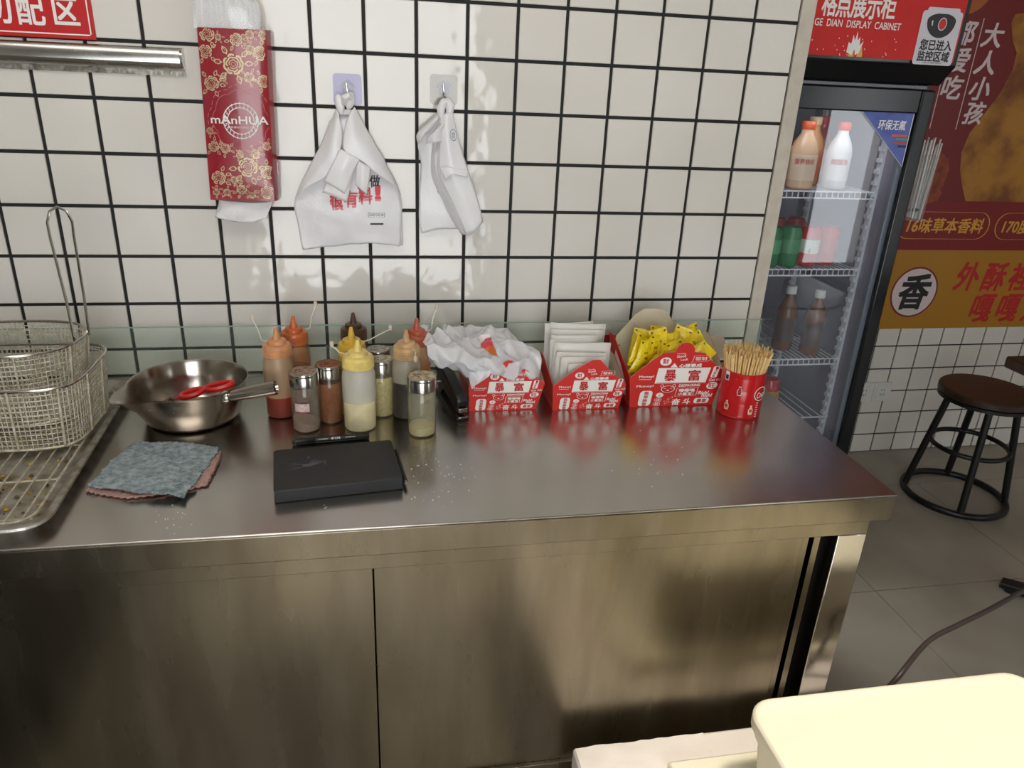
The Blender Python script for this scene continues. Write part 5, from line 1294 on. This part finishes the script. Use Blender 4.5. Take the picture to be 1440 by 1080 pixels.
def table():
    x0, y1 = 2.494, .117; x1, y0 = 3.15, -.55; z = .75
    t = thing('dining_table', 'dark wooden square table top with black pedestal foot at the right edge', 'table', ((x0+x1)/2, (y0+y1)/2, 0))
    MB().box(x0, x1, y0, y1, z-.035, z).build('table_top', MATS['dark_walnut'], t, bevel=.006)
    cx, cy = (x0+x1)/2, (y0+y1)/2-.02; BM = MATS['black_powdercoat']
    MB().lathe([(.035, .06), (.035, z-.04)], (cx, cy, 0), 20).build('column', BM, t)
    MB().box(cx-.12, cx+.12, cy-.12, cy+.12, z-.043, z-.035).build('mount_plate', BM, t)
    tip = PZ(1408, 815, .03); d = Vector((tip.x-cx, tip.y-cy, 0)); L_ = d.length; d.normalize()
    for k in range(4):
        dd = Matrix.Rotation(k*math.pi/2, 3, 'Z') @ d; sd = Vector((-dd.y, dd.x, 0)); e = Vector((cx, cy, 0))
        P = [e+sd*.035, e+dd*L_+sd*.022, e+dd*L_-sd*.022, e-sd*.035]; mb = MB()
        mb.add([p+Vector((0, 0, .012)) for p in P]+[P[0]+Vector((0, 0, .075)), P[1]+Vector((0, 0, .03)), P[2]+Vector((0, 0, .03)), P[3]+Vector((0, 0, .075))], [(3, 2, 1, 0), (4, 5, 6, 7)]+[(q, (q+1) % 4, 4+(q+1) % 4, 4+q) for q in range(4)])
        mb.build('base_foot', BM, t, bevel=.004)
        MB().lathe([(.014, 0), (.014, .012)], tuple(e+dd*(L_-.03)), 12).build('levelling_pad', BM, t)
table()
def cable():
    pts = [PZ(u, v, z_) for u, v, z_ in ((1262, 953, .455), (1290, 918, .47), (1312, 897, .48), (1345, 880, .49), (1390, 858, .51), (1440, 830, .53), (1500, 795, .56))]
    e = pts[0]; pts = [Vector((e.x-.10, e.y+.02, .317)), Vector((e.x-.05, e.y+.015, .33)), Vector((e.x-.022, e.y+.01, .39))]+pts
    pts += [Vector((2.44, -.22, .64)), Vector((2.53, -.2, .69)), Vector((2.62, -.2, .7095))]
    # smooth
    P = []
    for i in range(len(pts)-1):
        a = pts[max(i-1, 0)]; b = pts[i]; c = pts[i+1]; d = pts[min(i+2, len(pts)-1)]
        for s in range(5):
            f = s/5; P.append(.5*((2*b)+(c-a)*f+(2*a-5*b+4*c-d)*f*f+(3*b-a-3*c+d)*f**3))
    P.append(pts[-1])
    o = MB().tube(P, .0048, 10).build('power_cable', mat('dark_cable', (60, 48, 46), .45), None, origin=tuple(pts[3]))
    tag(o, 'dark power cable rising behind the cream container at the right', 'cable')
cable()

# ------------------------------------------------------------------ foreground
def foreground():
    a = PZ(805, 1051, .31); WF = mat('white_wrap', (236, 226, 218), .35, bump=(14, .3))
    tb = thing('white_crate', 'low white crate wrapped in shiny plastic film in front of the counter', 'crate', (1.4, -.98, 0))
    x0, x1, y0, y1 = a.x, 1.95, -1.35, a.y
    mb = MB(); mb.box(x0, x1, y0, y1, .03, .31); mb.build('crate_body', WF, tb, bevel=.006)
    MB().patch([[(x0+.004, y1-.004, .3112), (x0+.1, y1-.004, .3115), (x0+.25, y1-.004, .3112)], [(x0+.004, y1-.05, .3115), (x0+.1, y1-.05, .315), (x0+.25, y1-.05, .3115)], [(x0+.004, y1-.1, .3112), (x0+.1, y1-.1, .3115), (x0+.25, y1-.1, .3112)]], 14, 20, .0025, 40, 3).build('film_wrinkle', WF, tb)
    for (xx, yy) in ((x0+.03, y1-.03), (x1-.03, y1-.03), (x0+.03, y0+.03), (x1-.03, y0+.03)): MB().lathe([(.02, 0), (.02, .03)], (xx, yy, 0), 12).build('foot', BLACKM, tb)
    b = PZ(938, 1070, .34)
    s = thing('cream_board', 'flat cream plastic slab lying on the white crate under the container', 'board', (1.4, -1.0, .31))
    MB().box(b.x, 1.86, -1.3, b.y, .3155, .34).build('slab', CREAM, s, bevel=.005)
    zt = .52; c = PZ(1045, 983, zt); xL = c.x; xR = PZ(1448, 950, zt).x; yB = c.y; yF = -1.2
    t = thing('food_container', 'large cream plastic container with rounded lid at the bottom right', 'container', ((xL+xR)/2, (yB+yF)/2, .34))
    cx, cy = (xL+xR)/2, (yB+yF)/2; w_, d_ = xR-xL, yB-yF
    def shell(prof, n=7):
        vs = []; fs = []; m_ = 4*(n+1)
        for ins, r, zz in prof: vs += [(x, y, zz) for x, y in rrect(cx, cy, w_-2*ins, d_-2*ins, r, n)]
        for i in range(len(prof)-1):
            for k in range(m_): fs.append((i*m_+k, i*m_+(k+1) % m_, (i+1)*m_+(k+1) % m_, (i+1)*m_+k))
        fs += [tuple(range(m_))[::-1], tuple((len(prof)-1)*m_+k for k in range(m_))]
        return MB().add(vs, fs, 0, False)
    shell([(.03, .03, .3405), (.025, .035, .346), (.012, .042, zt-.045), (.006, .045, zt-.04), (.005, .045, zt-.028)]).build('tub', CREAM, t, bevel=.0015)
    shell([(.002, .045, zt-.027), (.0, .045, zt-.023), (.0, .045, zt-.006), (.004, .042, zt-.0015), (.009, .04, zt-.0004), (.013, .038, zt-.0015), (.016, .036, zt-.0025)]).build('lid', CREAM, t, bevel=.0012)
foreground()
